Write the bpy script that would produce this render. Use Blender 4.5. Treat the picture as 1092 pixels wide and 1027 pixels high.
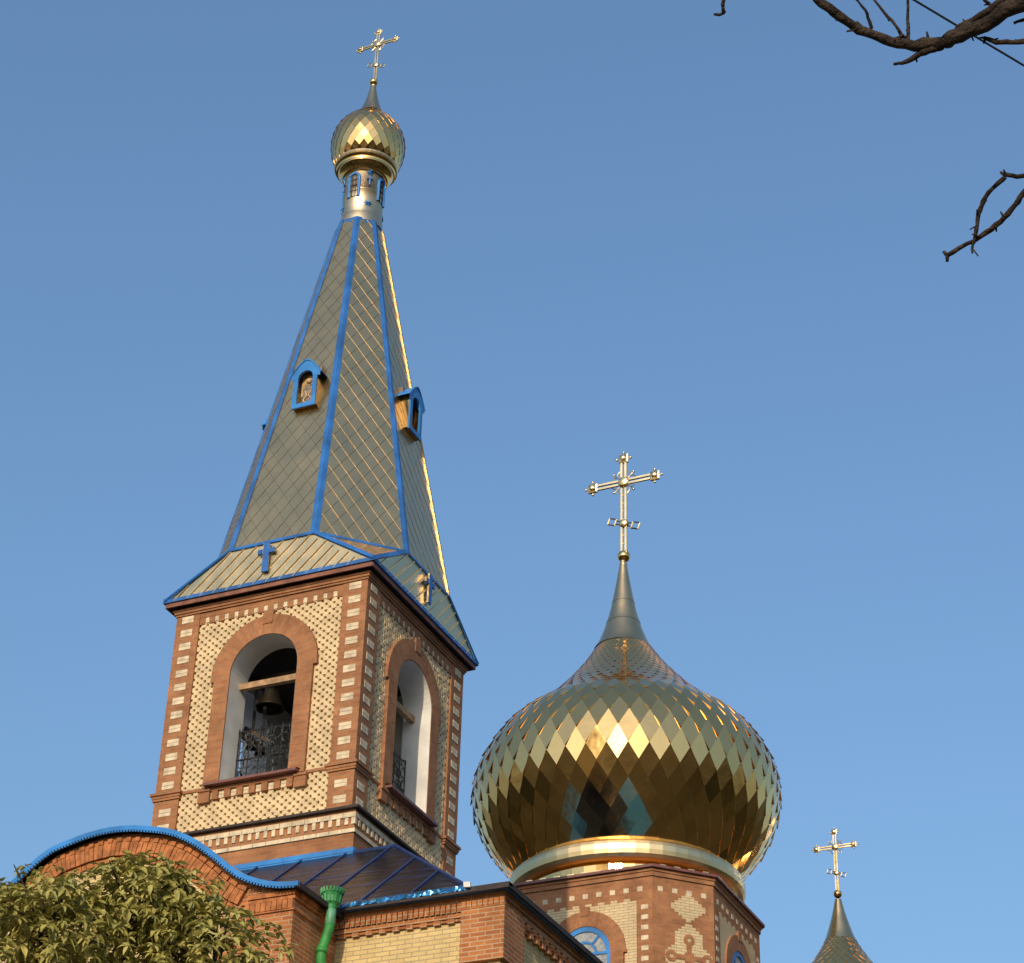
import bpy, math, random
from mathutils import Vector, Matrix
random.seed(7)
SC = bpy.context.scene
COL = SC.collection
for o in list(bpy.data.objects): bpy.data.objects.remove(o)
sin, cos, pi = math.sin, math.cos, math.pi

# ------------------------------------------------------------------ camera
cam = bpy.data.cameras.new('camera'); camo = bpy.data.objects.new('camera', cam); COL.objects.link(camo)
R_ = Vector((0.91153902, 0.4103899, 0.02601424)); U_ = Vector((0.19994418, -0.49760978, 0.84404196)); F_ = Vector((-0.35933124, 0.76417579, 0.5356458))
m = Matrix((R_, U_, -F_)).transposed().to_4x4(); m.translation = Vector((17.60924503, -29.69625668, 1.7))
camo.matrix_world = m
cam.sensor_fit = 'HORIZONTAL'; cam.sensor_width = 36.0; cam.lens = 36.0*2299.538/1092
cam.clip_start = 0.1; cam.clip_end = 4000
SC.camera = camo
SC.render.resolution_x = 1024; SC.render.resolution_y = 963

# ------------------------------------------------------------------ light
SUN_AZ, SUN_EL = math.radians(9.5), math.radians(22)      # azimuth measured from the front normal (-y) towards +x
sd = Vector((sin(SUN_AZ)*cos(SUN_EL), -cos(SUN_AZ)*cos(SUN_EL), sin(SUN_EL)))
w = bpy.data.worlds.new('World'); SC.world = w; w.use_nodes = True
nt = w.node_tree; bg = nt.nodes['Background']
sky = nt.nodes.new('ShaderNodeTexSky'); sky.sky_type = 'NISHITA'; sky.sun_disc = False
sky.sun_elevation = SUN_EL; sky.sun_rotation = pi - SUN_AZ
sky.air_density = 1.5; sky.dust_density = 4.0; sky.ozone_density = 7.6; sky.altitude = 0
gm = nt.nodes.new('ShaderNodeGamma'); gm.inputs[1].default_value = 0.84
nt.links.new(sky.outputs[0], gm.inputs[0]); nt.links.new(gm.outputs[0], bg.inputs[0]); bg.inputs[1].default_value = 0.15
sl = bpy.data.lights.new('sun', 'SUN'); sl.energy = 2.0; sl.angle = math.radians(0.5); sl.color = (1.0, 0.83, 0.60)
so = bpy.data.objects.new('sun', sl); COL.objects.link(so)
so.rotation_euler = (-sd).to_track_quat('-Z', 'Y').to_euler(); so.location = (20, -60, 40)
SC.view_settings.view_transform = 'Standard'; SC.view_settings.look = 'None'
SC.view_settings.exposure = 0.62; SC.view_settings.gamma = 1.0
SC.render.engine = 'CYCLES'

# ------------------------------------------------------------------ materials
def newmat(name):
    mt = bpy.data.materials.new(name); mt.use_nodes = True
    t = mt.node_tree; return mt, t, t.nodes['Principled BSDF']
def N(t, kind, **k):
    n = t.nodes.new(kind)
    for a, b in k.items(): setattr(n, a, b)
    return n
def uvscaled(t, obj=False):
    tc = N(t, 'ShaderNodeTexCoord')
    return tc.outputs['Object' if obj else 'UV']
def simple(name, c, rough=.6, metal=0., var=.15, scale=8., bump=0., bscale=40., spec=.5, c2=None):
    mt, t, p = newmat(name)
    v = uvscaled(t, True)
    n = N(t, 'ShaderNodeTexNoise'); n.inputs['Scale'].default_value = scale; n.inputs['Detail'].default_value = 6
    t.links.new(v, n.inputs['Vector'])
    mx = N(t, 'ShaderNodeMix', data_type='RGBA')
    a = tuple(max(0, x*(1-var)) for x in c) if c2 is None else c
    b = tuple(min(1, x*(1+var)) for x in c) if c2 is None else c2
    mx.inputs[6].default_value = (*a, 1); mx.inputs[7].default_value = (*b, 1)
    mr = N(t, 'ShaderNodeMapRange'); mr.inputs[1].default_value = .35; mr.inputs[2].default_value = .65
    t.links.new(n.outputs[0], mr.inputs[0]); t.links.new(mr.outputs[0], mx.inputs[0])
    t.links.new(mx.outputs[2], p.inputs['Base Color'])
    p.inputs['Roughness'].default_value = rough; p.inputs['Metallic'].default_value = metal
    p.inputs['Specular IOR Level'].default_value = spec
    if bump:
        n2 = N(t, 'ShaderNodeTexNoise'); n2.inputs['Scale'].default_value = bscale; n2.inputs['Detail'].default_value = 3
        t.links.new(v, n2.inputs['Vector'])
        bp = N(t, 'ShaderNodeBump'); bp.inputs['Strength'].default_value = bump; bp.inputs['Distance'].default_value = .02
        t.links.new(n2.outputs[0], bp.inputs['Height']); t.links.new(bp.outputs[0], p.inputs['Normal'])
    return mt
def brick(name, c1, c2, mortar, bw=.23, rh=.0658, ms=.006, big=.25, rough=.85, bump=.35):
    mt, t, p = newmat(name)
    v = uvscaled(t)
    bt = N(t, 'ShaderNodeTexBrick'); bt.offset = .5
    bt.inputs['Scale'].default_value = 1.0; bt.inputs['Brick Width'].default_value = bw; bt.inputs['Row Height'].default_value = rh
    bt.inputs['Mortar Size'].default_value = ms; bt.inputs['Mortar Smooth'].default_value = .2; bt.inputs['Bias'].default_value = -.1
    bt.inputs['Color1'].default_value = (*c1, 1); bt.inputs['Color2'].default_value = (*c2, 1); bt.inputs['Mortar'].default_value = (*mortar, 1)
    t.links.new(v, bt.inputs['Vector'])
    ob = uvscaled(t, True)
    n = N(t, 'ShaderNodeTexNoise'); n.inputs['Scale'].default_value = 2.2; n.inputs['Detail'].default_value = 8; n.inputs['Roughness'].default_value = .65
    t.links.new(ob, n.inputs['Vector'])
    mr = N(t, 'ShaderNodeMapRange'); mr.inputs[1].default_value = .3; mr.inputs[2].default_value = .7; mr.inputs[3].default_value = 1-big; mr.inputs[4].default_value = 1+big
    t.links.new(n.outputs[0], mr.inputs[0])
    n3 = N(t, 'ShaderNodeTexNoise'); n3.inputs['Scale'].default_value = 60; n3.inputs['Detail'].default_value = 3
    t.links.new(ob, n3.inputs['Vector'])
    mr3 = N(t, 'ShaderNodeMapRange'); mr3.inputs[1].default_value = .3; mr3.inputs[2].default_value = .7; mr3.inputs[3].default_value = .85; mr3.inputs[4].default_value = 1.15
    t.links.new(n3.outputs[0], mr3.inputs[0])
    mm = N(t, 'ShaderNodeMath', operation='MULTIPLY'); t.links.new(mr.outputs[0], mm.inputs[0]); t.links.new(mr3.outputs[0], mm.inputs[1])
    hs = N(t, 'ShaderNodeHueSaturation'); t.links.new(bt.outputs['Color'], hs.inputs['Color']); t.links.new(mm.outputs[0], hs.inputs['Value'])
    t.links.new(hs.outputs[0], p.inputs['Base Color']); p.inputs['Roughness'].default_value = rough
    p.inputs['Specular IOR Level'].default_value = .25
    bp = N(t, 'ShaderNodeBump', invert=True); bp.inputs['Strength'].default_value = bump; bp.inputs['Distance'].default_value = .01
    t.links.new(bt.outputs['Fac'], bp.inputs['Height']); t.links.new(bp.outputs[0], p.inputs['Normal'])
    return mt
def metal(name, c, rough, bump=.05, bscale=6., var=.06, rvar=.08):
    mt, t, p = newmat(name)
    v = uvscaled(t, True)
    n = N(t, 'ShaderNodeTexNoise'); n.inputs['Scale'].default_value = bscale; n.inputs['Detail'].default_value = 2
    t.links.new(v, n.inputs['Vector'])
    mx = N(t, 'ShaderNodeMix', data_type='RGBA')
    mx.inputs[6].default_value = (*[x*(1-var) for x in c], 1); mx.inputs[7].default_value = (*[min(1, x*(1+var)) for x in c], 1)
    n2 = N(t, 'ShaderNodeTexNoise'); n2.inputs['Scale'].default_value = 1.7; n2.inputs['Detail'].default_value = 6
    t.links.new(v, n2.inputs['Vector']); t.links.new(n2.outputs[0], mx.inputs[0]); t.links.new(mx.outputs[2], p.inputs['Base Color'])
    mr = N(t, 'ShaderNodeMapRange'); mr.inputs[1].default_value = .3; mr.inputs[2].default_value = .7
    mr.inputs[3].default_value = max(0.02, rough-rvar); mr.inputs[4].default_value = rough+rvar
    t.links.new(n2.outputs[0], mr.inputs[0]); t.links.new(mr.outputs[0], p.inputs['Roughness'])
    p.inputs['Metallic'].default_value = 1.0
    bp = N(t, 'ShaderNodeBump'); bp.inputs['Strength'].default_value = bump; bp.inputs['Distance'].default_value = .03
    t.links.new(n.outputs[0], bp.inputs['Height']); t.links.new(bp.outputs[0], p.inputs['Normal'])
    return mt
M = {}
M['red'] = brick('red_brick', (.345, .145, .060), (.265, .102, .043), (.25, .165, .10), ms=.006, big=.28, bump=.2)
M['redbig'] = brick('red_brick_pointed', (.40, .145, .048), (.28, .09, .032), (.38, .26, .15), ms=.009, big=.25)
M['soldier'] = simple('soldier_brick', (.38, .14, .05), .85, var=.32, scale=9., bump=.2, bscale=50, spec=.25)
M['creamY'] = brick('yellow_cream_brick', (.62, .45, .20), (.54, .38, .165), (.34, .27, .16), ms=.008, big=.14)
M['cream'] = brick('cream_brick', (.62, .47, .27), (.56, .41, .22), (.30, .24, .16), ms=.007, big=.13)
M['lattice'] = simple('cream_lattice_brick', (.60, .45, .26), .85, var=.16, scale=5., bump=.2, bscale=50, spec=.25)
M['white'] = simple('pale_brick', (.58, .47, .32), .8, var=.22, scale=7., bump=.2, bscale=60, spec=.25)
M['plaster'] = simple('white_plaster', (.68, .645, .58), .85, var=.15, scale=1.6, bump=.1, bscale=25, spec=.2)
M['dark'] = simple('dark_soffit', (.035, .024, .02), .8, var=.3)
M['sill'] = simple('brown_sheet_metal', (.16, .06, .045), .45, var=.2, scale=6)
M['ledge'] = simple('cement_ledge', (.42, .33, .25), .8, var=.25, scale=4, bump=.2)
M['fascia'] = simple('brown_fascia', (.20, .075, .04), .6, var=.3, scale=6)
M['zinc'] = simple('weathered_zinc', (.42, .36, .26), .5, var=.2, scale=2.)
M['wood'] = simple('beam_wood', (.34, .20, .10), .75, var=.3, scale=9)
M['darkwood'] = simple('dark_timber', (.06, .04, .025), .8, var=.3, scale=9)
M['iron'] = simple('wrought_iron', (.02, .02, .022), .5, var=.2)
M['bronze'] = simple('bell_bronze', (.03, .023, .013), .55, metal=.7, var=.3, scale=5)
M['blue'] = simple('blue_painted_metal', (.020, .115, .35), .40, var=.30, scale=2.2, bump=.12, bscale=7)
M['seam'] = simple('dark_blue_seam', (.011, .034, .12), .4, var=.2, scale=4)
M['blue_lt'] = simple('light_blue_painted_metal', (.03, .19, .50), .36, var=.24, scale=2.2, bump=.1, bscale=9)
M['gold'] = metal('gold_sheet', (.95, .575, .21), .125, bump=.15, bscale=2.6, rvar=.03)
M['goldtip'] = metal('gold_tip_sheet', (.80, .53, .27), .22, bump=.04, bscale=5.)
M['tile'] = metal('spire_tile_sheet', (.72, .495, .24), .29, bump=.03, bscale=9., var=.08, rvar=.03)
M['neck'] = metal('neck_sheet', (.62, .49, .31), .40, bump=.04, bscale=6.)
M['silver'] = metal('pale_gold_band', (.90, .66, .34), .36, bump=.04, bscale=6.)
M['crossgold'] = metal('cross_gold', (.92, .68, .34), .30, bump=.05, bscale=20.)
M['skirt'] = metal('skirt_sheet', (.76, .56, .29), .32, bump=.16, bscale=4., var=.12)
M['seamgold'] = metal('seam_gold', (.95, .70, .36), .42, bump=.02)
M['ribsheet'] = metal('rib_sheet', (.74, .50, .24), .40, bump=.02)
M['glass'] = simple('wavy_glass', (.30, .30, .28), .12, var=.25, scale=16, bump=.6, bscale=14, spec=.8)
M['green'] = simple('green_painted_metal', (.025, .22, .04), .6, var=.2, scale=5)
M['green_lt'] = simple('faded_green_metal', (.10, .30, .16), .45, var=.2, scale=8)
M['green_mid'] = simple('bright_green_metal', (.03, .22, .06), .45, var=.2, scale=8)
M['icon_face'] = simple('icon_face', (.55, .36, .18), .6)
M['icon'] = simple('icon_ochre', (.46, .30, .12), .6, var=.5, scale=12)
M['icon_robe'] = simple('icon_robe', (.17, .13, .10), .6, var=.5, scale=18)
M['bark'] = simple('bark', (.038, .027, .020), .9, var=.5, scale=22, bump=1.0, bscale=45, spec=.15)
M['cable'] = simple('black_cable', (.02, .02, .022), .6, var=.1)
def roofmat():
    mt, t, p = newmat('blue_film_roof_sheet')
    v = uvscaled(t)
    mp = N(t, 'ShaderNodeMapping'); mp.inputs['Scale'].default_value = (.8, 5.0, 1); t.links.new(v, mp.inputs['Vector'])
    n = N(t, 'ShaderNodeTexNoise'); n.inputs['Scale'].default_value = 1.5; n.inputs['Detail'].default_value = 8; n.inputs['Roughness'].default_value = .6; n.inputs['Distortion'].default_value = .8
    t.links.new(mp.outputs[0], n.inputs['Vector'])
    cr = N(t, 'ShaderNodeValToRGB')
    e = cr.color_ramp.elements; e[0].position = .36; e[0].color = (.010, .009, .011, 1); e[1].position = .66; e[1].color = (.014, .030, .085, 1)
    x = e.new(.52); x.color = (.006, .007, .012, 1)
    t.links.new(n.outputs[0], cr.inputs[0]); t.links.new(cr.outputs[0], p.inputs['Base Color'])
    p.inputs['Roughness'].default_value = .16; p.inputs['Metallic'].default_value = .0; p.inputs['Specular IOR Level'].default_value = .28
    bp = N(t, 'ShaderNodeBump'); bp.inputs['Strength'].default_value = .5; bp.inputs['Distance'].default_value = .03
    t.links.new(n.outputs[0], bp.inputs['Height']); t.links.new(bp.outputs[0], p.inputs['Normal'])
    return mt
M['roof'] = roofmat()
M['gutter'] = simple('crumpled_teal_gutter', (.05, .22, .42), .22, metal=.75, var=.3, scale=3, bump=.9, bscale=9)
def leafmat(name, a, b, c):
    mt, t, p = newmat(name)
    v = uvscaled(t, True)
    n = N(t, 'ShaderNodeTexNoise'); n.inputs['Scale'].default_value = 6; n.inputs['Detail'].default_value = 5
    t.links.new(v, n.inputs['Vector'])
    cr = N(t, 'ShaderNodeValToRGB'); e = cr.color_ramp.elements
    e[0].position = .3; e[0].color = (*a, 1); e[1].position = .75; e[1].color = (*c, 1); x = e.new(.52); x.color = (*b, 1)
    t.links.new(n.outputs[0], cr.inputs[0]); t.links.new(cr.outputs[0], p.inputs['Base Color'])
    p.inputs['Roughness'].default_value = .5; p.inputs['Specular IOR Level'].default_value = .35
    tr = N(t, 'ShaderNodeBsdfTranslucent'); t.links.new(cr.outputs[0], tr.inputs[0])
    ms = N(t, 'ShaderNodeMixShader'); ms.inputs[0].default_value = .16
    t.links.new(p.outputs[0], ms.inputs[1]); t.links.new(tr.outputs[0], ms.inputs[2])
    t.links.new(ms.outputs[0], t.nodes['Material Output'].inputs[0])
    return mt
M['leaf'] = leafmat('olive_leaf', (.23, .215, .05), (.38, .335, .09), (.54, .44, .14))
M['woodleaf'] = leafmat('far_foliage', (.03, .035, .012), (.05, .05, .015), (.09, .07, .02))

# ------------------------------------------------------------------ mesh builder
class MB:
    def __init__(s, T=None): s.v = []; s.f = []; s.uv = []; s.mi = []; s.sm = []; s.T = T; s.mat = 0; s.smooth = False
    def P(s, p): return Vector(s.T(p)) if s.T else Vector(p)
    def face(s, pts, uv=None):
        i = len(s.v); s.v += [s.P(p) for p in pts]; s.f.append(tuple(range(i, i+len(pts)))); s.uv.append(uv); s.mi.append(s.mat); s.sm.append(s.smooth)
    def box(s, a0, a1, b0, b1, c0, c1):
        c = [(a, b, cc) for a in (a0, a1) for b in (b0, b1) for cc in (c0, c1)]
        for q in ((0, 1, 3, 2), (4, 6, 7, 5), (0, 4, 5, 1), (2, 3, 7, 6), (0, 2, 6, 4), (1, 5, 7, 3)): s.face([c[i] for i in q])
    def obox(s, c, ax, ay, az):
        c, ax, ay, az = map(Vector, (c, ax, ay, az)); k = [c+ax*i+ay*j+az*l for i in (-1, 1) for j in (-1, 1) for l in (-1, 1)]
        for q in ((0, 1, 3, 2), (4, 6, 7, 5), (0, 4, 5, 1), (2, 3, 7, 6), (0, 2, 6, 4), (1, 5, 7, 3)): s.face([k[i] for i in q])
    def prism(s, poly, fn, d0, d1, caps=True):          # poly 2D list, fn(a,b,d)->3D
        n = len(poly)
        if caps:
            s.face([fn(a, b, d1) for a, b in poly]); s.face([fn(a, b, d0) for a, b in poly][::-1])
        for i in range(n):
            (a, b), (c, d) = poly[i], poly[(i+1) % n]
            s.face([fn(a, b, d0), fn(c, d, d0), fn(c, d, d1), fn(a, b, d1)])
    def lathe(s, prof, n, c=(0, 0, 0), closed=False, a0=0.0):
        base = len(s.v); k = len(prof)
        for j in range(n):
            a = 2*pi*(j+a0)/n
            for r, z in prof: s.v.append(s.P((c[0]+r*cos(a), c[1]+r*sin(a), c[2]+z)))
        for j in range(n):
            for i in range(k-1):
                s.f.append((base+j*k+i, base+((j+1) % n)*k+i, base+((j+1) % n)*k+i+1, base+j*k+i+1)); s.uv.append(None); s.mi.append(s.mat); s.sm.append(s.smooth)
    def tube(s, path, rad, n=6, cap=True):
        path = [Vector(p) for p in path]; base = len(s.v); m_ = len(path)
        rad = rad if isinstance(rad, (list, tuple)) else [rad]*m_
        up = Vector((0.13, 0.21, .97)); 
        for i, p in enumerate(path):
            t = (path[min(i+1, m_-1)]-path[max(i-1, 0)]).normalized()
            if abs(t.dot(up)) > .98: up = Vector((.9, .3, .1))
            a = t.cross(up).normalized(); b = t.cross(a)
            for j in range(n):
                th = 2*pi*j/n; s.v.append(s.P(p+(a*cos(th)+b*sin(th))*rad[i]))
        for i in range(m_-1):
            for j in range(n):
                s.f.append((base+i*n+j, base+i*n+(j+1) % n, base+(i+1)*n+(j+1) % n, base+(i+1)*n+j)); s.uv.append(None); s.mi.append(s.mat); s.sm.append(s.smooth)
        if cap:
            for q in (tuple(base+j for j in range(n))[::-1], tuple(base+(m_-1)*n+j for j in range(n))):
                s.f.append(q); s.uv.append(None); s.mi.append(s.mat); s.sm.append(False)
    def sphere(s, c, r, nu=14, nv=8, sq=(1, 1, 1)):
        prof = [(max(1e-4, r*sin(pi*i/nv)), -r*cos(pi*i/nv)) for i in range(nv+1)]
        base = len(s.v)
        s.lathe([(a, b) for a, b in prof], nu, c)
    def build(s, name, mats, parent=None, org=(0, 0, 0)):
        if not isinstance(mats, (list, tuple)): mats = [mats]
        me = bpy.data.meshes.new(name); o_ = Vector(org)
        me.from_pydata([p-o_ for p in s.v], [], s.f); me.validate(verbose=False)
        for mm in mats: me.materials.append(mm)
        ul = me.uv_layers.new(name='UVMap'); data = ul.data
        zup = Vector((0, 0, 1))
        for pi_, p in enumerate(me.polygons):
            p.material_index = s.mi[pi_]; p.use_smooth = s.sm[pi_]
            cu = s.uv[pi_]
            if cu:
                for li, q in zip(p.loop_indices, cu): data[li].uv = q
            else:
                n = p.normal
                if abs(n.z) > .9: t, b = Vector((1, 0, 0)), Vector((0, 1, 0))
                else: t = zup.cross(n).normalized(); b = n.cross(t)
                for li, vi in zip(p.loop_indices, p.vertices):
                    q = s.v[vi]; data[li].uv = (q.dot(t), q.dot(b))
        ob = bpy.data.objects.new(name, me); COL.objects.link(ob)
        if parent is None: ob.location = o_
        else: ob.parent = parent
        return ob
def thing(name, label, cat, loc=(0, 0, 0), group=None):
    o = bpy.data.objects.new(name, None); COL.objects.link(o); o.location = loc; o.empty_display_size = .5
    o['label'] = label; o['category'] = cat
    if group: o['group'] = group
    return o
def tag(o, label, cat, group=None, kind=None):
    if label: o['label'] = label
    if cat: o['category'] = cat
    if group: o['group'] = group
    if kind: o['kind'] = kind
    return o
def side(k, cx=0., cy=0.):                                # k quarter turns (may be fractional): (u, outward, z) -> world
    a = k*pi/2; c, s_ = cos(a), sin(a)
    return lambda p: (cx+p[0]*c+p[1]*s_, cy+p[0]*s_-p[1]*c, p[2])
def clip(poly, A, B):                                     # keep left of A->B
    out = []; n = len(poly)
    f = lambda p: (B[0]-A[0])*(p[1]-A[1])-(B[1]-A[1])*(p[0]-A[0])
    for i in range(n):
        p, q = poly[i], poly[(i+1) % n]; fp, fq = f(p), f(q)
        if fp >= 0: out.append(p)
        if (fp >= 0) != (fq >= 0):
            t = fp/(fp-fq); out.append((p[0]+(q[0]-p[0])*t, p[1]+(q[1]-p[1])*t))
    return out
def shingles(mb, poly, fn, w_, h_, dl=.012):              # diamond plates over a convex CCW polygon, fn(a,b,d)->3D
    xs = [p[0] for p in poly]; ys = [p[1] for p in poly]
    j = 0; y = min(ys)-h_
    while y < max(ys)+h_:
        x = min(xs)-w_+(w_/2 if j % 2 else 0)
        while x < max(xs)+w_:
            q = [(x, y-h_/2), (x+w_/2, y), (x, y+h_/2), (x-w_/2, y)]
            for i in range(len(poly)):
                q = clip(q, poly[i], poly[(i+1) % len(poly)])
                if len(q) < 3: break
            if len(q) >= 3:
                jt = random.uniform(-.012, .012); ju = random.uniform(-.009, .009)
                d = lambda p: max(.002, dl*(.5-(p[1]-y)/h_)+.003+(p[0]-x)*jt+(p[1]-y)*ju)
                gx, gy = sum(p[0] for p in q)/len(q), sum(p[1] for p in q)/len(q); q = [(gx+(p[0]-gx)*.978, gy+(p[1]-gy)*.978) for p in q]
                mb.face([fn(p[0], p[1], d(p)) for p in q])
                for i in range(len(q)):
                    a, b = q[i], q[(i+1) % len(q)]
                    if (a[1]+b[1])/2 < y: mb.face([fn(a[0], a[1], 0), fn(b[0], b[1], 0), fn(b[0], b[1], d(b)), fn(a[0], a[1], d(a))])
            x += w_
        y += h_/2; j += 1

# ------------------------------------------------------------------ ground, far wood
g = MB()
ring = [0, 8, 20, 40, 80, 160, 320, 700]
for i in range(len(ring)-1):
    for j in range(48):
        a, b = 2*pi*j/48, 2*pi*(j+1)/48
        if i == 0: g.face([(0, 0, 0), (8*cos(a), 8*sin(a), 0), (8*cos(b), 8*sin(b), 0)])
        else: g.face([(ring[i]*cos(a), ring[i]*sin(a), 0), (ring[i+1]*cos(a), ring[i+1]*sin(a), 0), (ring[i+1]*cos(b), ring[i+1]*sin(b), 0), (ring[i]*cos(b), ring[i]*sin(b), 0)])
tag(g.build('ground', simple('dry_ground', (.065, .055, .03), .95, var=.5, scale=.25, spec=.1)), 'dry grassy ground around the church', 'ground', kind='structure')
g = MB()
g.face([(-6, -34, .004), (22, -34, .004), (22, -8, .004), (-6, -8, .004)])
tag(g.build('path', simple('paving', (.22, .19, .15), .9, var=.3, scale=1.2, spec=.2)), 'paved forecourt in front of the church', 'path', kind='structure')
rw = random.Random(3)
g = MB()
for i in range(420):
    a = 2*pi*(i+rw.random())/140; rr = rw.uniform(58, 96) if i < 140 else rw.uniform(96, 330); cx, cy = 6+rr*cos(a), -6+rr*sin(a); H = rw.uniform(8, 13); W = rw.uniform(3.5, 5.5)
    for k in range(90):
        z = rw.uniform(.8, H); t = z/H; rad = W*math.sqrt(max(.05, 1-(2*t-.95)**2)); an = rw.uniform(0, 2*pi); q = rad*rw.uniform(.5, 1.05)
        c = Vector((cx+q*cos(an), cy+q*sin(an), z)); s_ = rw.uniform(.5, 1.2)
        n = Vector((rw.gauss(0, 1), rw.gauss(0, 1), rw.gauss(0, 1)+.6)).normalized(); t1 = n.orthogonal().normalized(); t2 = n.cross(t1)
        g.face([c+t1*s_, c+t2*s_*.8, c-t1*s_*.9, c-t2*s_])
tag(g.build('wood', M['woodleaf']), 'dark wood of trees encircling the churchyard far off', 'wood', kind='stuff')

# ------------------------------------------------------------------ crosses
def cross(parent, x, y, z0, s, org):
    T = lambda p: (x+p[0]*s, y+p[1]*s, z0+p[2]*s)
    b = MB(T); e = .027
    for dx in (-.055, .055): b.box(dx-e, dx+e, -e, e, 0, 2.02); b.box(dx-e, dx+e, -e, e, 2.34, 2.82)
    for dz in (-.055, .055):
        b.box(-.82, -.14, -e, e, 2.2+dz-e, 2.2+dz+e); b.box(.14, .82, -e, e, 2.2+dz-e, 2.2+dz+e)
    for i in range(8): b.box(-.06, .06, -.012, .012, .12+i*.24, .135+i*.24)
    # scroll work in the four angles
    for sx in (-1, 1):
        for sz in (-1, 1):
            b.tube([(sx*.10, 0, 2.2+sz*.34), (sx*.17, 0, 2.2+sz*.25), (sx*.16, 0, 2.2+sz*.17), (sx*.25, 0, 2.2+sz*.17), (sx*.34, 0, 2.2+sz*.10)], .016, 4)
            b.tube([(sx*.12, 0, 2.2+sz*.12), (sx*.28, 0, 2.2+sz*.28)], .014, 4)
    a = -.36
    for sx in (-1, 1):                                   # slanted foot bar with two open squares
        L = lambda u, v: (sx*u*cos(a)-v*sin(a)*1, 0, .95+sx*u*sin(a)+v*cos(a))
        for (u0, v0, u1, v1) in ((.1, -.045, .24, -.045), (.1, .045, .24, .045), (.24, -.09, .24, .09), (.44, -.09, .44, .09), (.24, -.09, .44, -.09), (.24, .09, .44, .09)):
            b.tube([L(u0, v0), L(u1, v1)], .024, 4)
    o = b.build('cross', M['crossgold'], parent, org)
    b = MB(T)
    def boss(c, r, sq):
        if sq:
            b.smooth = False
            p = [(-r, -r), (r, -r), (r, r), (-r, r)]
            for f_ in (-1, 1):
                for i in range(4):
                    (u, v), (u2, v2) = p[i], p[(i+1) % 4]
                    b.face([(c[0]+u, f_*.03, c[2]+v), (c[0]+u2, f_*.03, c[2]+v2), (c[0]+u2*.7, f_*.045, c[2]+v2*.7), (c[0]+u*.7, f_*.045, c[2]+v*.7)])
                b.smooth = True
                for k in range(1, 4):
                    r0, r1 = r*.72*cos(pi/2*(k-1)/3), r*.72*cos(pi/2*k/3); d0, d1 = .045+.06*sin(pi/2*(k-1)/3), .045+.06*sin(pi/2*k/3)
                    for i in range(10):
                        a0, a1 = 2*pi*i/10, 2*pi*(i+1)/10
                        b.face([(c[0]+r0*cos(a0), f_*d0, c[2]+r0*sin(a0)), (c[0]+r0*cos(a1), f_*d0, c[2]+r0*sin(a1)), (c[0]+r1*cos(a1), f_*d1, c[2]+r1*sin(a1)), (c[0]+r1*cos(a0), f_*d1, c[2]+r1*sin(a0))])
            b.smooth = False
            for i in range(4):
                (u, v), (u2, v2) = p[i], p[(i+1) % 4]
                b.face([(c[0]+u, -.03, c[2]+v), (c[0]+u2, -.03, c[2]+v2), (c[0]+u2, .03, c[2]+v2), (c[0]+u, .03, c[2]+v)])
        else:
            b.smooth = True
            for f_ in (-1, 1):
                for k in range(1, 5):
                    r0, r1 = r*cos(pi/2*(k-1)/4), r*cos(pi/2*k/4); d0, d1 = .02+.07*sin(pi/2*(k-1)/4), .02+.07*sin(pi/2*k/4)
                    for i in range(14):
                        a0, a1 = 2*pi*i/14, 2*pi*(i+1)/14
                        b.face([(c[0]+r0*cos(a0), f_*d0, c[2]+r0*sin(a0)), (c[0]+r0*cos(a1), f_*d0, c[2]+r0*sin(a1)), (c[0]+r1*cos(a1), f_*d1, c[2]+r1*sin(a1)), (c[0]+r1*cos(a0), f_*d1, c[2]+r1*sin(a0))])
    for c in ((-.86, 0, 2.2), (.86, 0, 2.2), (0, 0, 2.92)): boss(c, .125, True)
    boss((0, 0, 2.2), .16, False); boss((0, 0, .95), .125, False)
    b.build('boss', M['crossgold'], o, org)
    b = MB(T); b.smooth = True
    for cx, cz, dirs in ((-.86, 2.2, ((-1, 0), (0, 1), (0, -1))), (.86, 2.2, ((1, 0), (0, 1), (0, -1))), (0, 2.92, ((-1, 0), (1, 0), (0, 1)))):
        for dx, dz in dirs:
            b.sphere((cx+dx*.19, 0, cz+dz*.19), .036, 8, 6); b.tube([(cx+dx*.11, 0, cz+dz*.11), (cx+dx*.17, 0, cz+dz*.17)], .014, 4)
    for sx in (-1, 1):
        for sz in (-1, 1): b.sphere((sx*.27, 0, 2.2+sz*.27), .034, 8, 6)
    b.build('cross_bead', M['crossgold'], o, org)
    return o

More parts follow.
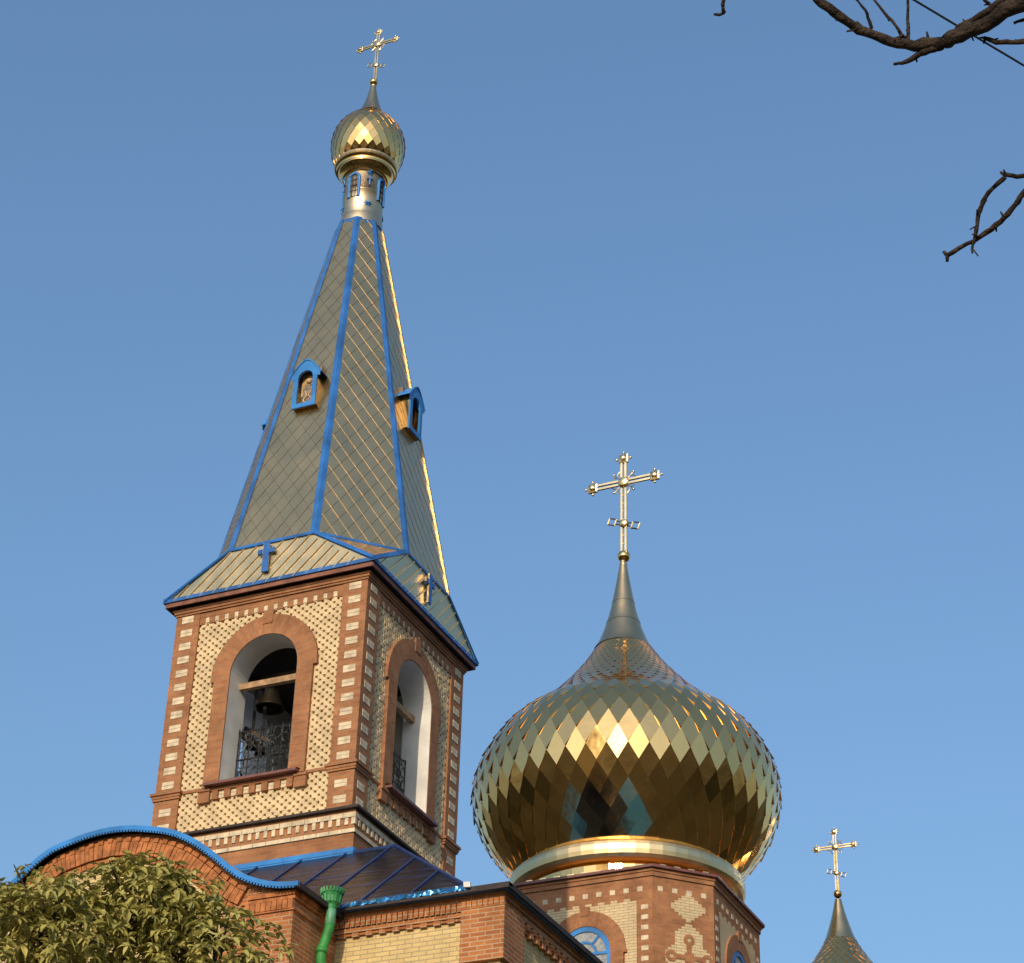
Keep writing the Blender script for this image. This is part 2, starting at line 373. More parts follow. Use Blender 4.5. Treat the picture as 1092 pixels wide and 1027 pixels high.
# ------------------------------------------------------------------ onion dome of diamond plates
def interp(tab, z):
    n = len(tab)
    zs = [t[0] for t in tab]; rs = [t[1] for t in tab]
    if z <= zs[0]: return rs[0]
    if z >= zs[-1]: return rs[-1]
    i = max(k for k in range(n-1) if zs[k] <= z)
    g_ = lambda k: (rs[min(k+1, n-1)]-rs[max(k-1, 0)])/(zs[min(k+1, n-1)]-zs[max(k-1, 0)])
    h = zs[i+1]-zs[i]; t = (z-zs[i])/h
    return (2*t**3-3*t*t+1)*rs[i]+(t**3-2*t*t+t)*h*g_(i)+(-2*t**3+3*t*t)*rs[i+1]+(t**3-t*t)*h*g_(i+1)
def lin(tab, z):
    for (a, b), (c, d) in zip(tab, tab[1:]):
        if z <= c: return b+(d-b)*max(0, (z-a)/(c-a))
    return tab[-1][1]
def onion(name, prof, z0, z1, n, aspect, cx, cy, leanx, parent, org, mat, dl, ph=0., jit=.006):
    P = lambda a, z, d=0.: Vector((cx+lin(leanx, z)+(interp(prof, z)+d)*cos(a), cy+(interp(prof, z)+d)*sin(a), z))
    rows = [z0]; z = z0
    while z < z1:
        r = interp(prof, z); ds = .5*aspect*2*pi*r/n; dr = (interp(prof, z+.02)-interp(prof, z-.02))/.04
        z += ds/math.sqrt(1+dr*dr); rows.append(z)
    sc = (z1-z0)/(rows[-1]-z0); rows = [z0+(q-z0)*sc for q in rows]
    b = MB(); da = 2*pi/n
    rj = random.Random(hash(n) % 97)
    b.smooth = True                                        # smooth backing shell just under the plates
    m_ = 60
    for i in range(m_):
        za, zb = z0+(z1-z0)*i/m_, z0+(z1-z0)*(i+1)/m_
        for j in range(n*2): b.face([P(da*j/2, za, -.02), P(da*(j+1)/2, za, -.02), P(da*(j+1)/2, zb, -.02), P(da*j/2, zb, -.02)])
    b.smooth = False
    for j in range(len(rows)):
        off = .5 if j % 2 else 0.
        zb = rows[max(j-1, 0)]; zm = rows[j]; zt = rows[min(j+1, len(rows)-1)]
        for c in range(n):
            a = (c+off)*da+ph
            q = [P(a, zb), P(a+da/2, zm), P(a, zt), P(a-da/2, zm)]
            if j == 0: q = q[1:]
            elif j == len(rows)-1: q = [q[0], q[1], q[3]]
            if len(q) == 4: nn = (q[2]-q[0]).cross(q[3]-q[1]).normalized()
            else: nn = (q[1]-q[0]).cross(q[2]-q[0]).normalized()
            cen = sum(q, Vector())/len(q)
            if nn.dot(cen-Vector((cx, cy, cen.z))) < 0: nn = -nn
            e1 = (q[1]-q[-1]); e1 = (e1-nn*e1.dot(nn)).normalized(); e2 = nn.cross(e1)
            if e2.z < 0: e2 = -e2
            hh = max((p-cen).length for p in q); jj = jit*(3. if rj.random() < .07 else 1.); tu, tv = rj.gauss(0, jj), rj.gauss(0, jj)
            dlo = dl*min(1., (hh/(.85*aspect*2*pi*3.7/n*.5)) if n > 30 else 1.)**.45
            out = []
            for p in q:
                d = p-cen; u, v = d.dot(e1), d.dot(e2)
                out.append(cen+e1*u+e2*v+nn*(dlo*(.55-.5*v/hh)+u*tu+v*tv))
            b.face(out)
            for i in range(len(out)):
                p, p2 = out[i], out[(i+1) % len(out)]
                if ((p+p2)/2-cen).dot(e2) < 0: b.face([p-nn*(dlo+.008), p2-nn*(dlo+.008), p2, p])
    return b.build(name, mat, parent, org)

# ------------------------------------------------------------------ BELL TOWER
BT = thing('bell_tower', 'square red and cream brick bell tower with tall octagonal spire and small gold onion dome', 'bell tower')
HW, ZS, Z0 = .66, 18.50, 16.50
arc = [(HW*cos(pi-pi*i/20), ZS+HW*sin(pi-pi*i/20)) for i in range(21)]
def panel_hole(b, o, W, zb, zt, hw, z0, zs, n=20):
    f = lambda u0, u1, a, c: b.face([(u0, o, a), (u1, o, a), (u1, o, c), (u0, o, c)])
    f(-W, W, zb, z0); f(-W, -hw, z0, zs); f(hw, W, z0, zs); f(-W, -hw, zs, zt); f(hw, W, zs, zt)
    for i in range(n):
        a0, a1 = pi-pi*i/n, pi-pi*(i+1)/n
        b.face([(hw*cos(a0), o, zs+hw*sin(a0)), (hw*cos(a1), o, zs+hw*sin(a1)), (hw*cos(a1), o, zt), (hw*cos(a0), o, zt)])
b = MB()
for k in range(4):
    b.T = side(k)
    b.mat = 0; panel_hole(b, 1.812, 1.812, 15.6, 20.0, HW, Z0-.02, ZS)
    b.mat = 1; panel_hole(b, 1.37, 1.37, 16.2, 19.9, HW, Z0-.02, ZS)
    r2 = HW-.012; path = [(-r2, Z0)]+[(r2*cos(pi-pi*i/24), ZS+r2*sin(pi-pi*i/24)) for i in range(25)]+[(r2, Z0)]
    for (u, z), (u2, z2) in zip(path, path[1:]): b.face([(u, 1.912, z), (u2, 1.912, z2), (u2, 1.368, z2), (u, 1.368, z)])
    b.face([(-r2, 1.9, Z0), (r2, 1.9, Z0), (r2, 1.368, Z0), (-r2, 1.368, Z0)])
b.T = None; b.mat = 2
b.box(-1.36, 1.36, -1.36, 1.36, 16.1, 16.22); b.box(-1.36, 1.36, -1.36, 1.36, 19.35, 19.5)
b.build('wall', [M['cream'], M['plaster'], M['dark']], BT)
rl = random.Random(11)
PZ, PU, BWd = .0658, .152, .112
for k in range(4):                                          # honeycomb brick panels
    b = MB(side(k)); row = 0; z = 15.70
    while z+PZ < 19.80:
        u = -1.42+(PU/2 if row % 2 else 0)-.05
        while u < 1.44:
            a, c = max(u, -1.425), min(u+BWd, 1.425)
            mid, zm = (a+c)/2, z+PZ/2
            hole = (abs(mid) < .90 and 16.25 < zm <= ZS) or (zm > ZS and math.hypot(mid, zm-ZS) < .95)
            if c-a > .02 and not hole:
                pr = 1.862+rl.uniform(-.005, .006)
                hd = pr-.014
                q0 = [(a, z-.014), (c, z-.014), (c, z+PZ+.014), (a, z+PZ+.014)]; q1 = [(a+.007, z-.010), (c-.007, z-.010), (c-.007, z+PZ+.010), (a+.007, z+PZ+.010)]
                tl = rl.uniform(-.004, .004)
                b.face([(u_, pr+(tl if i_ in (0, 3) else -tl), z_) for i_, (u_, z_) in enumerate(q1)])
                for i_ in range(4):
                    (ua, za_), (ub, zb_) = q0[i_], q0[(i_+1) % 4]; (uc, zc_), (ud, zd_) = q1[(i_+1) % 4], q1[i_]
                    b.face([(ua, hd, za_), (ub, hd, zb_), (uc, pr, zc_), (ud, pr, zd_)]); b.face([(ua, 1.785, za_), (ub, 1.785, zb_), (ub, hd, zb_), (ua, hd, za_)])
            u += PU
        z += PZ; row += 1
    b.build('brick_lattice', M['lattice'], BT)
for (sx, sy) in ((-1, -1), (1, -1), (1, 1), (-1, 1)):       # corner pilasters with pale brick insets
    b = MB(); x0, x1 = sorted((sx*1.42, sx*1.895)); y0, y1 = sorted((sy*1.42, sy*1.895))
    b.box(x0, x1, y0, y1, 15.66, 19.97)
    cx, cy = sx*1.66, sy*1.66
    o = b.build('corner_pilaster', M['red'], BT)
    b = MB()
    for h, z0, z1 in ((.262, 16.34, 16.38), (.275, 16.38, 16.43), (.30, 16.43, 16.475)): b.box(cx-h, cx+h, cy-h, cy+h, z0, z1)
    b.build('belt_moulding', M['red'], o)
    b = MB()
    zz = [19.775-.2635*i for i in range(13)]+[16.12, 15.84]
    for z in zz:
        for q in (0, 1):
            za = z-.066+q*.068
            b.box(cx-.115, cx+.115, sy*1.88, sy*1.903, za, za+.062)
            b.box(sx*1.88, sx*1.903, cy-.115, cy+.115, za, za+.062)
    b.build('pale_brick_inset', M['white'], o)
for k in range(4):                                          # arched surrounds
    b = MB(side(k)); ro = 1.03
    path = [(-HW, Z0-.06, -.96, Z0-.06), (-HW, ZS, -.96, ZS), (-HW, ZS, -1.03, ZS)]+[(-HW, ZS, -1.03, ZS)]
    seg = [((-HW, Z0-.06), (-.965, Z0-.06)), ((-HW, ZS), (-.965, ZS))]
    def strip(A, B, uvs=None):
        (i0, o0), (i1, o1) = A, B
        b.face([(o0[0], 1.92, o0[1]), (i0[0], 1.92, i0[1]), (i1[0], 1.92, i1[1]), (o1[0], 1.92, o1[1])], uvs)
        b.face([(o0[0], 1.78, o0[1]), (o0[0], 1.92, o0[1]), (o1[0], 1.92, o1[1]), (o1[0], 1.78, o1[1])])
        b.face([(i0[0], 1.92, i0[1]), (i0[0], 1.78, i0[1]), (i1[0], 1.78, i1[1]), (i1[0], 1.92, i1[1])])
    strip(((-HW, Z0-.06), (-.965, Z0-.06)), ((-HW, ZS), (-.965, ZS)))
    n = 28
    for i in range(n):
        a0, a1 = pi-pi*i/n, pi-pi*(i+1)/n
        P2 = lambda a: ((HW*cos(a), ZS+HW*sin(a)), (ro*cos(a), ZS+ro*sin(a)))
        strip(P2(a0), P2(a1), [(.37, a0*.85), (0, a0*.85), (0, a1*.85), (.37, a1*.85)])
    strip(((HW, ZS), (.965, ZS)), ((HW, Z0-.06), (.965, Z0-.06)))
    for sx in (-1, 1):
        u0, u1 = sorted((sx*.90, sx*1.035)); b.box(u0, u1, 1.80, 1.918, ZS-.09, ZS-.001)
    b.box(-.10, .10, 1.80, 1.935, ZS+.86, ZS+1.12)           # keystone
    b.build('arch_surround', M['red'], BT)
    b = MB(side(k))                                          # sill, brackets and dentils below
    b.mat = 0
    b.face([(-.90, 1.86, 16.52), (.90, 1.86, 16.52), (.88, 2.04, 16.47), (-.88, 2.04, 16.47)])
    b.box(-.88, .88, 1.80, 2.045, 16.425, 16.468)
    b.mat = 1
    for sx in (-1, 1):
        u0, u1 = sorted((sx*.80, sx*1.02)); b.box(u0, u1, 1.80, 1.935, 16.17, 16.42)
        u0, u1 = sorted((sx*.79, sx*1.03)); b.box(u0, u1, 1.80, 1.955, 16.36, 16.41)
        u0, u1 = sorted((sx*.90, sx*1.43)); b.box(u0, u1, 1.80, 1.885, 16.415, 16.465)
    b.box(-.81, .81, 1.80, 1.925, 16.36, 16.42)
    for i in range(-3, 4): b.box(i*.235-.055+.0, i*.235+.06, 1.80, 1.92, 16.21, 16.36)
    b.mat = 2
    for i in range(-4, 4):
        c = i*.235+.1175
        b.box(c-.055, c+.055, 1.80, 1.885, 16.23, 16.29); b.box(c-.055, c+.055, 1.80, 1.885, 16.296, 16.356)
    b.build('window_sill', [M['sill'], M['red'], M['white']], BT)
    b = MB(side(k)); b.box(-.655, .655, 1.50, 1.60, 18.36, 18.47); b.build('cross_beam', M['wood'], BT)
    b = MB(side(k)); rg = random.Random(20+k)               # wrought-iron scroll grille
    for u in (-.63, -.42, -.21, 0, .21, .42, .63): b.tube([(u, 1.47, 16.5), (u, 1.47, 17.66)], .010, 4)
    for z in (16.56, 17.08, 17.60): b.tube([(-.645, 1.47, z), (.645, 1.47, z)], .012, 4)
    for u in (-.56, -.42, -.28, -.14, 0, .14, .28, .42, .56):
        for z in (16.62, 16.80, 16.98, 17.16, 17.34, 17.52):
            for sgn in (-1, 1):
                ph = rg.uniform(0, 2*pi); pts = []
                for q in range(9):
                    t = q/8; rr = .105*(1-.7*t); an = ph+sgn*t*4.0
                    pts.append((u+rr*cos(an), 1.47, z+rr*1.15*sin(an)))
                b.tube(pts, .009, 3)
    b.build('grille', M['iron'], BT)
# frieze and cornice
b = MB()
b.mat = 0
for k in range(4):
    b.T = side(k)
    b.box(-1.43, 1.43, 1.80, 1.885, 19.76, 19.97)
    for i in range(-7, 8): b.box(i*.195-.058, i*.195+.058, 1.80, 1.882, 19.63, 19.76)
    b.mat = 1
    for i in range(-7, 7):
        c = i*.195+.0975; b.box(c-.038, c+.038, 1.80, 1.876, 19.655, 19.755)
    b.mat = 0
b.T = None
for h, z0, z1 in ((1.915, 19.86, 19.90), (1.935, 19.90, 19.95), (1.955, 19.95, 19.985)): b.box(-h, h, -h, h, z0, z1)
b.mat = 2; b.box(-1.92, 1.92, -1.92, 1.92, 19.985, 20.07); b.box(-2.05, 2.05, -2.05, 2.05, 20.05, 20.085)  # black slot under the eave: deep shade of the gap put into the colour
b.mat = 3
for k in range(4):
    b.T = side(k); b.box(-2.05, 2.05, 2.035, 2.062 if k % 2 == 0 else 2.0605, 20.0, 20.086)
b.T = None
b.build('cornice', [M['red'], M['white'], M['dark'], M['fascia']], BT)
# wider base below the ledge
b = MB()
b.mat = 0; b.box(-2.05, 2.05, -2.05, 2.05, 12.0, 15.50)
b.mat = 2
for k in range(4):
    b.T = side(k)
    b.face([(-1.9, 1.86, 15.72), (1.9, 1.86, 15.72), (2.14, 2.14, 15.585), (-2.14, 2.14, 15.585)])
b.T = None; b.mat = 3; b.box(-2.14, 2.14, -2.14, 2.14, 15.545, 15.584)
b.mat = 0; b.box(-2.058, 2.058, -2.058, 2.058, 15.50, 15.545)
base = b.build('base', [M['red'], M['white'], M['ledge'], M['dark']], BT)
b = MB()
for k in range(4):
    b.T = side(k); e = 2.078 if k % 2 == 0 else 2.0755
    n = 18; st = 2*e/n
    for i in range(n):
        b.box(-e+i*st+.004, -e+(i+1)*st-.004, 2.0, e, 15.41, 15.49)
        b.box(-e+i*st+.004, -e+(i+1)*st-.004, 2.0, e, 15.15, 15.215)
    n = 28; st = 2*2.07/n
    for i in range(n+1):
        c = -2.06+i*(4.12/n); b.box(max(-2.07, c-.032), min(2.07, c+.032), 2.0, 2.072, 15.29, 15.405)
b.build('string_course', M['white'], base)
b = MB()                                                    # flashing where the hall roof meets the tower
b.box(-2.075, 2.075, -2.085, -2.04, 14.76, 14.89); b.box(2.04, 2.085, -2.07, 2.0, 14.80, 14.89)
for i in range(5): b.box(-1.9+i*.9, -1.88+i*.9, -2.092, -2.08, 14.76, 14.892)
b.build('flashing', M['blue_lt'], base)
# roof skirt
E_, ZE, A8, B8, ZO = 2.075, 20.10, .855, 2.045, 20.92
SX = .02
b = MB()
tri = []
for k in range(4):
    T = side(k, 0, 0); b.T = T
    b.face([(-E_, E_, ZE), (E_, E_, ZE), (A8, B8, ZO), (-A8, B8, ZO)])
    b.face([(E_, E_, ZE), (B8, A8, ZO), (A8, B8, ZO)])
    # standing seams running at 45 degrees
    u = -E_-.6
    while u < E_+.5:
        pts = []
        for t in range(13):
            zz_ = t/12; uu = u+.82*zz_*1.0; lim = E_+(A8-E_)*zz_
            if abs(uu) <= lim-.03: pts.append((uu, E_+(B8-E_)*zz_+.008, ZE+(ZO-ZE)*zz_))
        b.mat = 1
        if len(pts) > 2: b.tube(pts, .014, 6)
        b.mat = 0; u += .265
b.T = None
b.build('roof_skirt', [M['skirt'], M['seamgold']], BT)
b = MB()                                                    # blue eave edge, hips and octagon foot trim
for k in range(4):
    b.T = side(k); e = .0 if k % 2 == 0 else .0015
    b.box(-2.09, 2.09, 2.03, 2.092+e, 20.086, 20.155)
    for i in range(8): b.box(-2.0+i*.54, -1.985+i*.54, 2.09, 2.098+e, 20.084, 20.157)
    V2, C_, V3, V1 = Vector((A8, B8, ZO)), Vector((E_+.005, E_+.005, ZE+.03)), Vector((B8, A8, ZO)), Vector((-A8, B8, ZO))
    def trim(p, q, w_=.042):
        d = (q-p).normalized(); n = Vector(((p.x+q.x)*.5, (p.y+q.y)*.5, .6)); n = (n-d*n.dot(d)).normalized(); s_ = d.cross(n)
        mid = (p+q)/2; b.obox(mid+n*.008, d*(q-p).length/2, s_*w_, n*.014)
    trim(V2, C_); trim(V3, C_); trim(V1, V2, .034); trim(V2, V3, .026)
b.T = None
b.build('eave_trim', M['blue'], BT)
for k in range(4):
    b = MB(side(k)); b.mat = 0
    b.box(-.103, .015, 2.095, 2.133, 20.29, 20.88); b.box(-.213, .125, 2.097, 2.131, 20.66, 20.75); b.mat = 1
    b.box(-.107, -.1035, 2.096, 2.132, 20.291, 20.879); b.box(-.217, -.2135, 2.098, 2.130, 20.661, 20.749); b.mat = 0  # pale sheet on left edges only: sunlit side put into the colour
    b.box(-.06, -.02, 2.04, 2.11, 20.40, 20.43); b.box(-.06, -.02, 2.04, 2.11, 20.70, 20.73)
    b.build('roof_cross', [M['blue'], M['skirt']], BT)
# spire
BTp, ZT = .435, 29.39; ATp = BTp*math.tan(pi/8); TX = .045
def spx(z): return TX*(z-ZO)/(ZT-ZO)
def sface(k8):                                              # (u, s, d): u along face, s up the slope
    a = k8*pi/4; c, s_ = cos(a), sin(a); L = math.hypot(B8-BTp, ZT-ZO); nx, nz = (ZT-ZO)/L, (B8-BTp)/L
    def f(u, s, d):
        t = s/L; o = B8+(BTp-B8)*t+d*nx; z = ZO+(ZT-ZO)*t+d*nz
        return (u*c+o*s_+spx(z), u*s_-o*c, z)
    return f, L
b = MB()
for k in range(8):
    f, L = sface(k); a8 = B8*math.tan(pi/8)
    poly = [(-a8, 0), (a8, 0), (ATp, L), (-ATp, L)]
    b.mat = 1; b.face([f(u, s, -.004) for u, s in poly]); b.mat = 0
    shingles(b, poly, lambda u, s, d: f(u, s, d), .29, .44, .0085)
spire = b.build('spire', [M['tile'], M['sill']], BT)
for k in (1, 3, 5, 7):                                           # thin ribs added for sun glints along one diagonal of the shingles
    f, L = sface(k); a8 = B8*math.tan(pi/8); b = MB(); w_, h_ = .29, .44; sg = 1 if k % 2 else -1
    inside = lambda u, s: 0 < s < L and abs(u) < a8+(ATp-a8)*s/L-.02
    x0, y0 = -a8-w_+w_/2, -h_
    for i in range(-4, 60):
        pts = []
        for q in range(161):
            u = -a8+2*a8*q/160; s_ = y0+i*h_-sg*(h_/w_)*(u-x0)
            if inside(u, s_): pts.append((u, s_))
            elif pts: break
        if len(pts) > 3:
            (ua, sa), (ub, sb) = pts[0], pts[-1]; r_ = .0042
            b.tube([f(ua+(ub-ua)*j/6, sa+(sb-sa)*j/6, .009+random.uniform(-.002, .0015)) for j in range(7)], r_, 5)
    if b.f: b.build('glint_rib', M['ribsheet'], spire)
def ridge_pt(k, t, d=0.):
    a = (k+.5)*pi/4; r = (B8+(BTp-B8)*t)/cos(pi/8)+d; z = ZO+(ZT-ZO)*t
    return Vector((r*sin(a)+spx(z), -r*cos(a), z))
for k in range(8):
    b = MB(); f0, L = sface(k); f1, _ = sface(k+1)
    n = 12
    for i in range(n):
        t0, t1 = i/n, (i+1)/n; wd = lambda t: (.074-.012*t)*(.45 if k in (2, 3, 4, 5) else 1)
        for f, sg in ((f0, 1), (f1, -1)):
            e0, e1 = (B8+(BTp-B8)*t0)*math.tan(pi/8), (B8+(BTp-B8)*t1)*math.tan(pi/8)
            q = [(sg*(e0-wd(t0)), t0*L), (sg*e0, t0*L), (sg*e1, t1*L), (sg*(e1-wd(t1)), t1*L)]
            top = [Vector(f(q[0][0], q[0][1], .024)), ridge_pt(k, t0, .03), ridge_pt(k, t1, .03), Vector(f(q[3][0], q[3][1], .024))]
            b.face(top); b.face([Vector(f(q[0][0], q[0][1], 0.)), top[0], top[3], Vector(f(q[3][0], q[3][1], 0.))])
    b.build('ridge_strip', M['blue'] if k not in (2, 3, 4, 5) else M['ribsheet'], spire)
b = MB(); b.lathe([(.46, -.14), (.50, -.13), (.485, .01), (.44, .012)], 8, (TX, 0, ZT), a0=.5)
b.build('collar', M['blue'], spire)
# lucarne niches at the middle of the cardinal faces
for k in range(4):
    T0 = side(k); T = lambda p, T0=T0: tuple(Vector(T0(p))+Vector((spx(24.5)+.0, 0, 0)))
    cu = .05; zb, zs, zt = 24.10, 24.78, 25.16; fo = 1.53
    hw = .235
    b = MB(T); b.mat = 0
    for sx in (-1, 1): b.box(*sorted((cu+sx*hw, cu+sx*(hw-.015))), 1.0, fo, zb, zs+.05)
    b.box(cu-hw, cu+hw, 1.0, fo, zb, zb+.02)
    b.mat = 1; b.box(cu-hw+.02, cu+hw-.02, 1.15, 1.36, zb+.02, zs+.3)
    d = b.build('dormer', [M['gold'], M['icon_robe']], BT)
    b = MB(T)                                               # blue arched front
    iw = .155; n = 14; za = zs-.04
    for sx in (-1, 1):
        u0, u1 = sorted((cu+sx*iw, cu+sx*(hw+.012))); b.box(u0, u1, fo, fo+.035, zb-.02, za)
    b.box(cu-iw, cu+iw, fo, fo+.035, zb-.02, zb+.075)
    prof = lambda u: zs+.02+.35*(1-min(1, abs(u)/.33)**1.55)
    for i in range(n):
        a0, a1 = pi-pi*i/n, pi-pi*(i+1)/n
        p0, p1 = (cu+iw*cos(a0), za+iw*1.0*sin(a0)), (cu+iw*cos(a1), za+iw*sin(a1)); q0, q1 = cu+.31*cos(a0), cu+.31*cos(a1)
        for o_, rev in ((fo+.035, 0),):
            b.face([(p0[0], o_, p0[1]), (p1[0], o_, p1[1]), (q1, o_, prof(q1-cu)), (q0, o_, prof(q0-cu))])
        b.face([(p0[0], fo+.035, p0[1]), (p0[0], fo-.02, p0[1]), (p1[0], fo-.02, p1[1]), (p1[0], fo+.035, p1[1])])
    for sx in (-1, 1):
        b.face([(cu+sx*.31, fo+.035, prof(.31)), (cu+sx*.31, fo+.035, zs-.06), (cu+sx*iw, fo+.035, za)])
    b.build('dormer_front', M['blue_lt'], d)
    b = MB(T)                                               # curved sheet roof
    m_ = 12
    for i in range(m_):
        u0, u1 = -.33+.66*i/m_, -.33+.66*(i+1)/m_
        b.face([(cu+u0, fo+.05, prof(u0)+.012), (cu+u1, fo+.05, prof(u1)+.012), (cu+u1, .95, prof(u1)+.012), (cu+u0, .95, prof(u0)+.012)])
        b.face([(cu+u0, fo+.05, prof(u0)+.012), (cu+u0, fo+.05, prof(u0)-.02), (cu+u1, fo+.05, prof(u1)-.02), (cu+u1, fo+.05, prof(u1)+.012)])
    b.build('dormer_roof', M['blue_lt'], d)
    b = MB(T)                                               # icon in the niche: a robed figure in relief
    b.mat = 0; b.box(cu-.17, cu+.17, 1.36, 1.385, zb+.03, zs+.16); b.mat = 1
    b.prism([(cu-.13, zb+.06), (cu+.13, zb+.06), (cu+.12, zs-.20), (cu+.05, zs-.10), (cu-.05, zs-.10), (cu-.12, zs-.20)], lambda u, z, d_: (u, d_, z), 1.38, 1.42)
    b.mat = 0; b.prism([(cu+.105*cos(2*pi*i/14), zs-.02+.105*sin(2*pi*i/14)) for i in range(14)], lambda u, z, d_: (u, d_, z), 1.38, 1.40)
    b.mat = 2; b.smooth = True; b.sphere((cu, 1.41, zs-.03), .058, 10, 8); b.smooth = False
    for sx in (-1, 1): b.tube([(cu+sx*.03, 1.425, zb+.12), (cu+sx*.09, 1.43, zb+.23), (cu+sx*.02, 1.43, zb+.31), (cu+sx*.06, 1.43, zb+.42)], .018, 5)
    b.build('icon', [M['icon'], M['icon_robe'], M['icon_face']], d)
# neck drum
NX, RN = .075, .415
b = MB(); b.smooth = True
b.lathe([(.44, 29.36), (.435, 29.56), (.418, 29.60), (RN, 29.62), (RN, 30.18), (RN+.006, 30.185), (RN+.006, 30.20), (RN, 30.205), (RN, 30.80)], 48, (NX, 0, 0))
neck = b.build('neck', M['neck'], BT)
def onneck(a, z, d=0.): return (NX+(RN+d)*sin(a), -(RN+d)*cos(a), z)
for k in range(4):
    a0 = k*pi/2; b = MB(); b.mat = 0; hwk = .27
    for i in range(8):                                       # jambs + arch, wrapped on the cylinder
        pass
    zb = 29.97; cl = [(-hwk, zb+.075*i) for i in range(7)]+[(hwk*cos(pi-pi*i/10), zb+.48+.13*sin(pi-pi*i/10)) for i in range(1, 10)]+[(hwk, zb+.075*i) for i in range(6, -1, -1)]
    b.tube([onneck(a0+u, z, .008) for u, z in cl], .034, 6)
    b.mat = 1
    for u in (-.1, .1): b.tube([onneck(a0+u, zb+.01, .006), onneck(a0+u, zb+.56, .006)], .008, 4)
    for z in (zb+.01, zb+.16, zb+.31, zb+.45): b.tube([onneck(a0+u, z, .006) for u in (-.26, -.13, 0, .13, .26)], .008, 4)
    b.build('neck_window', [M['blue_lt'], M['dark']], neck)
    am = a0+pi/4
    for z, r in ((30.60, .085), (29.80, .105)):
        b = MB(); pts = []
        for i in range(16):
            rr = r if i % 2 == 0 else r*.42; th = 2*pi*i/16
            pts.append((am+rr*cos(th)/RN, z+rr*sin(th)))
        c = onneck(am, z, .045)
        for i in range(16): b.face([onneck(*pts[i], .006), onneck(*pts[(i+1) % 16], .006), c])
        b.build('star', M['blue_lt'], neck)
    b = MB(); b.tube([onneck(am, 30.28, .012), onneck(am, 30.50, .012)], .02, 4); b.tube([onneck(am-.16, 30.43, .012), onneck(am, 30.43, .014), onneck(am+.16, 30.43, .012)], .02, 4)
    b.build('small_cross', M['blue'], neck)
# small onion dome
prof = [(30.98, .56), (31.1, .64), (31.25, .71), (31.45, .756), (31.65, .766), (31.85, .738), (32.05, .65), (32.22, .52), (32.36, .39), (32.5, .285), (32.8, .17), (33.3, .06)]
LX = [(30.9, .085), (33.4, .10)]
onion('onion_dome', prof, 31.04, 32.46, 24, 1.5, 0, 0, LX, BT, (0, 0, 0), M['gold'], .014, jit=.012)
b = MB(); b.smooth = True
b.lathe([(.42, 30.66), (.46, 30.665), (.475, 30.70), (.53, 30.80), (.565, 30.83), (.575, 30.86), (.56, 30.885), (.62, 30.95)], 40, (.085, 0, 0)); b.smooth = False; b.mat = 1
b.lathe([(.60, 30.95), (.645, 30.952), (.662, 30.985), (.655, 31.03), (.60, 31.06)], 40, (.085, 0, 0))
b.build('dome_ring', [M['gold'], M['silver']], BT)
b = MB(); b.smooth = True
b.lathe([(.30, 32.43), (.30, 32.46), (.262, 32.52), (.21, 32.66), (.165, 32.80), (.12, 32.98), (.085, 33.15), (.055, 33.34)], 24, (.098, 0, 0))
b.build('dome_tip', M['goldtip'], BT)
b = MB(); b.smooth = True; b.sphere((.10, 0, 33.44), .092, 20, 12); b.lathe([(.05, 33.30), (.07, 33.33), (.045, 33.36)], 12, (.10, 0, 0)); b.build('orb', M['gold'], BT)
cross(BT, .125, 0, 33.45, .49, (0, 0, 0))

# bells hanging in the belfry
def bell(x, y, z, r, label):
    t = thing('bell', label, 'bell', (x, y, z), 'bronze bells of the belfry')
    b = MB(); b.smooth = True
    b.lathe([(r*.90, .04*r), (r, 0), (r*.98, .12*r), (r*.80, .45*r), (r*.66, .85*r), (r*.58, 1.25*r), (r*.48, 1.45*r), (r*.2, 1.55*r), (.001, 1.56*r)], 28)
    b.lathe([(r*.90, .04*r), (r*.72, .45*r), (r*.5, 1.25*r), (.001, 1.4*r)], 28)
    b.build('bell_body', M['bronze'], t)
    b = MB(); b.tube([(-.14*r, 0, 1.52*r), (-.16*r, 0, 1.85*r), (.16*r, 0, 1.85*r), (.14*r, 0, 1.52*r)], .06*r, 5); b.tube([(0, 0, 1.8*r), (0, 0, 18.9-z)], .03, 5)
    b.build('hanger', M['iron'], t)
    b = MB(); b.smooth = True; b.tube([(0, 0, 1.3*r), (.03*r, 0, .05*r)], .04*r, 5); b.sphere((.03*r, 0, -.02*r), .12*r, 10, 6)
    b.build('clapper', M['iron'], t)
    return t
bell(-.50, -.80, 18.34, .255, 'large bronze bell hanging under the beam in the front arch opening')
bell(.16, -.62, 18.38, .26, 'bronze bell half hidden behind the right jamb of the front arch')
bell(-.70, -.95, 17.55, .10, 'small bell, higher of the two dark little bells by the front grille')
bell(-.50, -.95, 17.40, .11, 'small bell, lower of the two dark little bells by the front grille')
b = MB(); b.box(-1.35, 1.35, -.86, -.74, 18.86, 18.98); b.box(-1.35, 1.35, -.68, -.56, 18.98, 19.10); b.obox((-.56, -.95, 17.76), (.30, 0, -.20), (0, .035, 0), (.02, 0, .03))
b.build('bell_beam', M['darkwood'], BT)

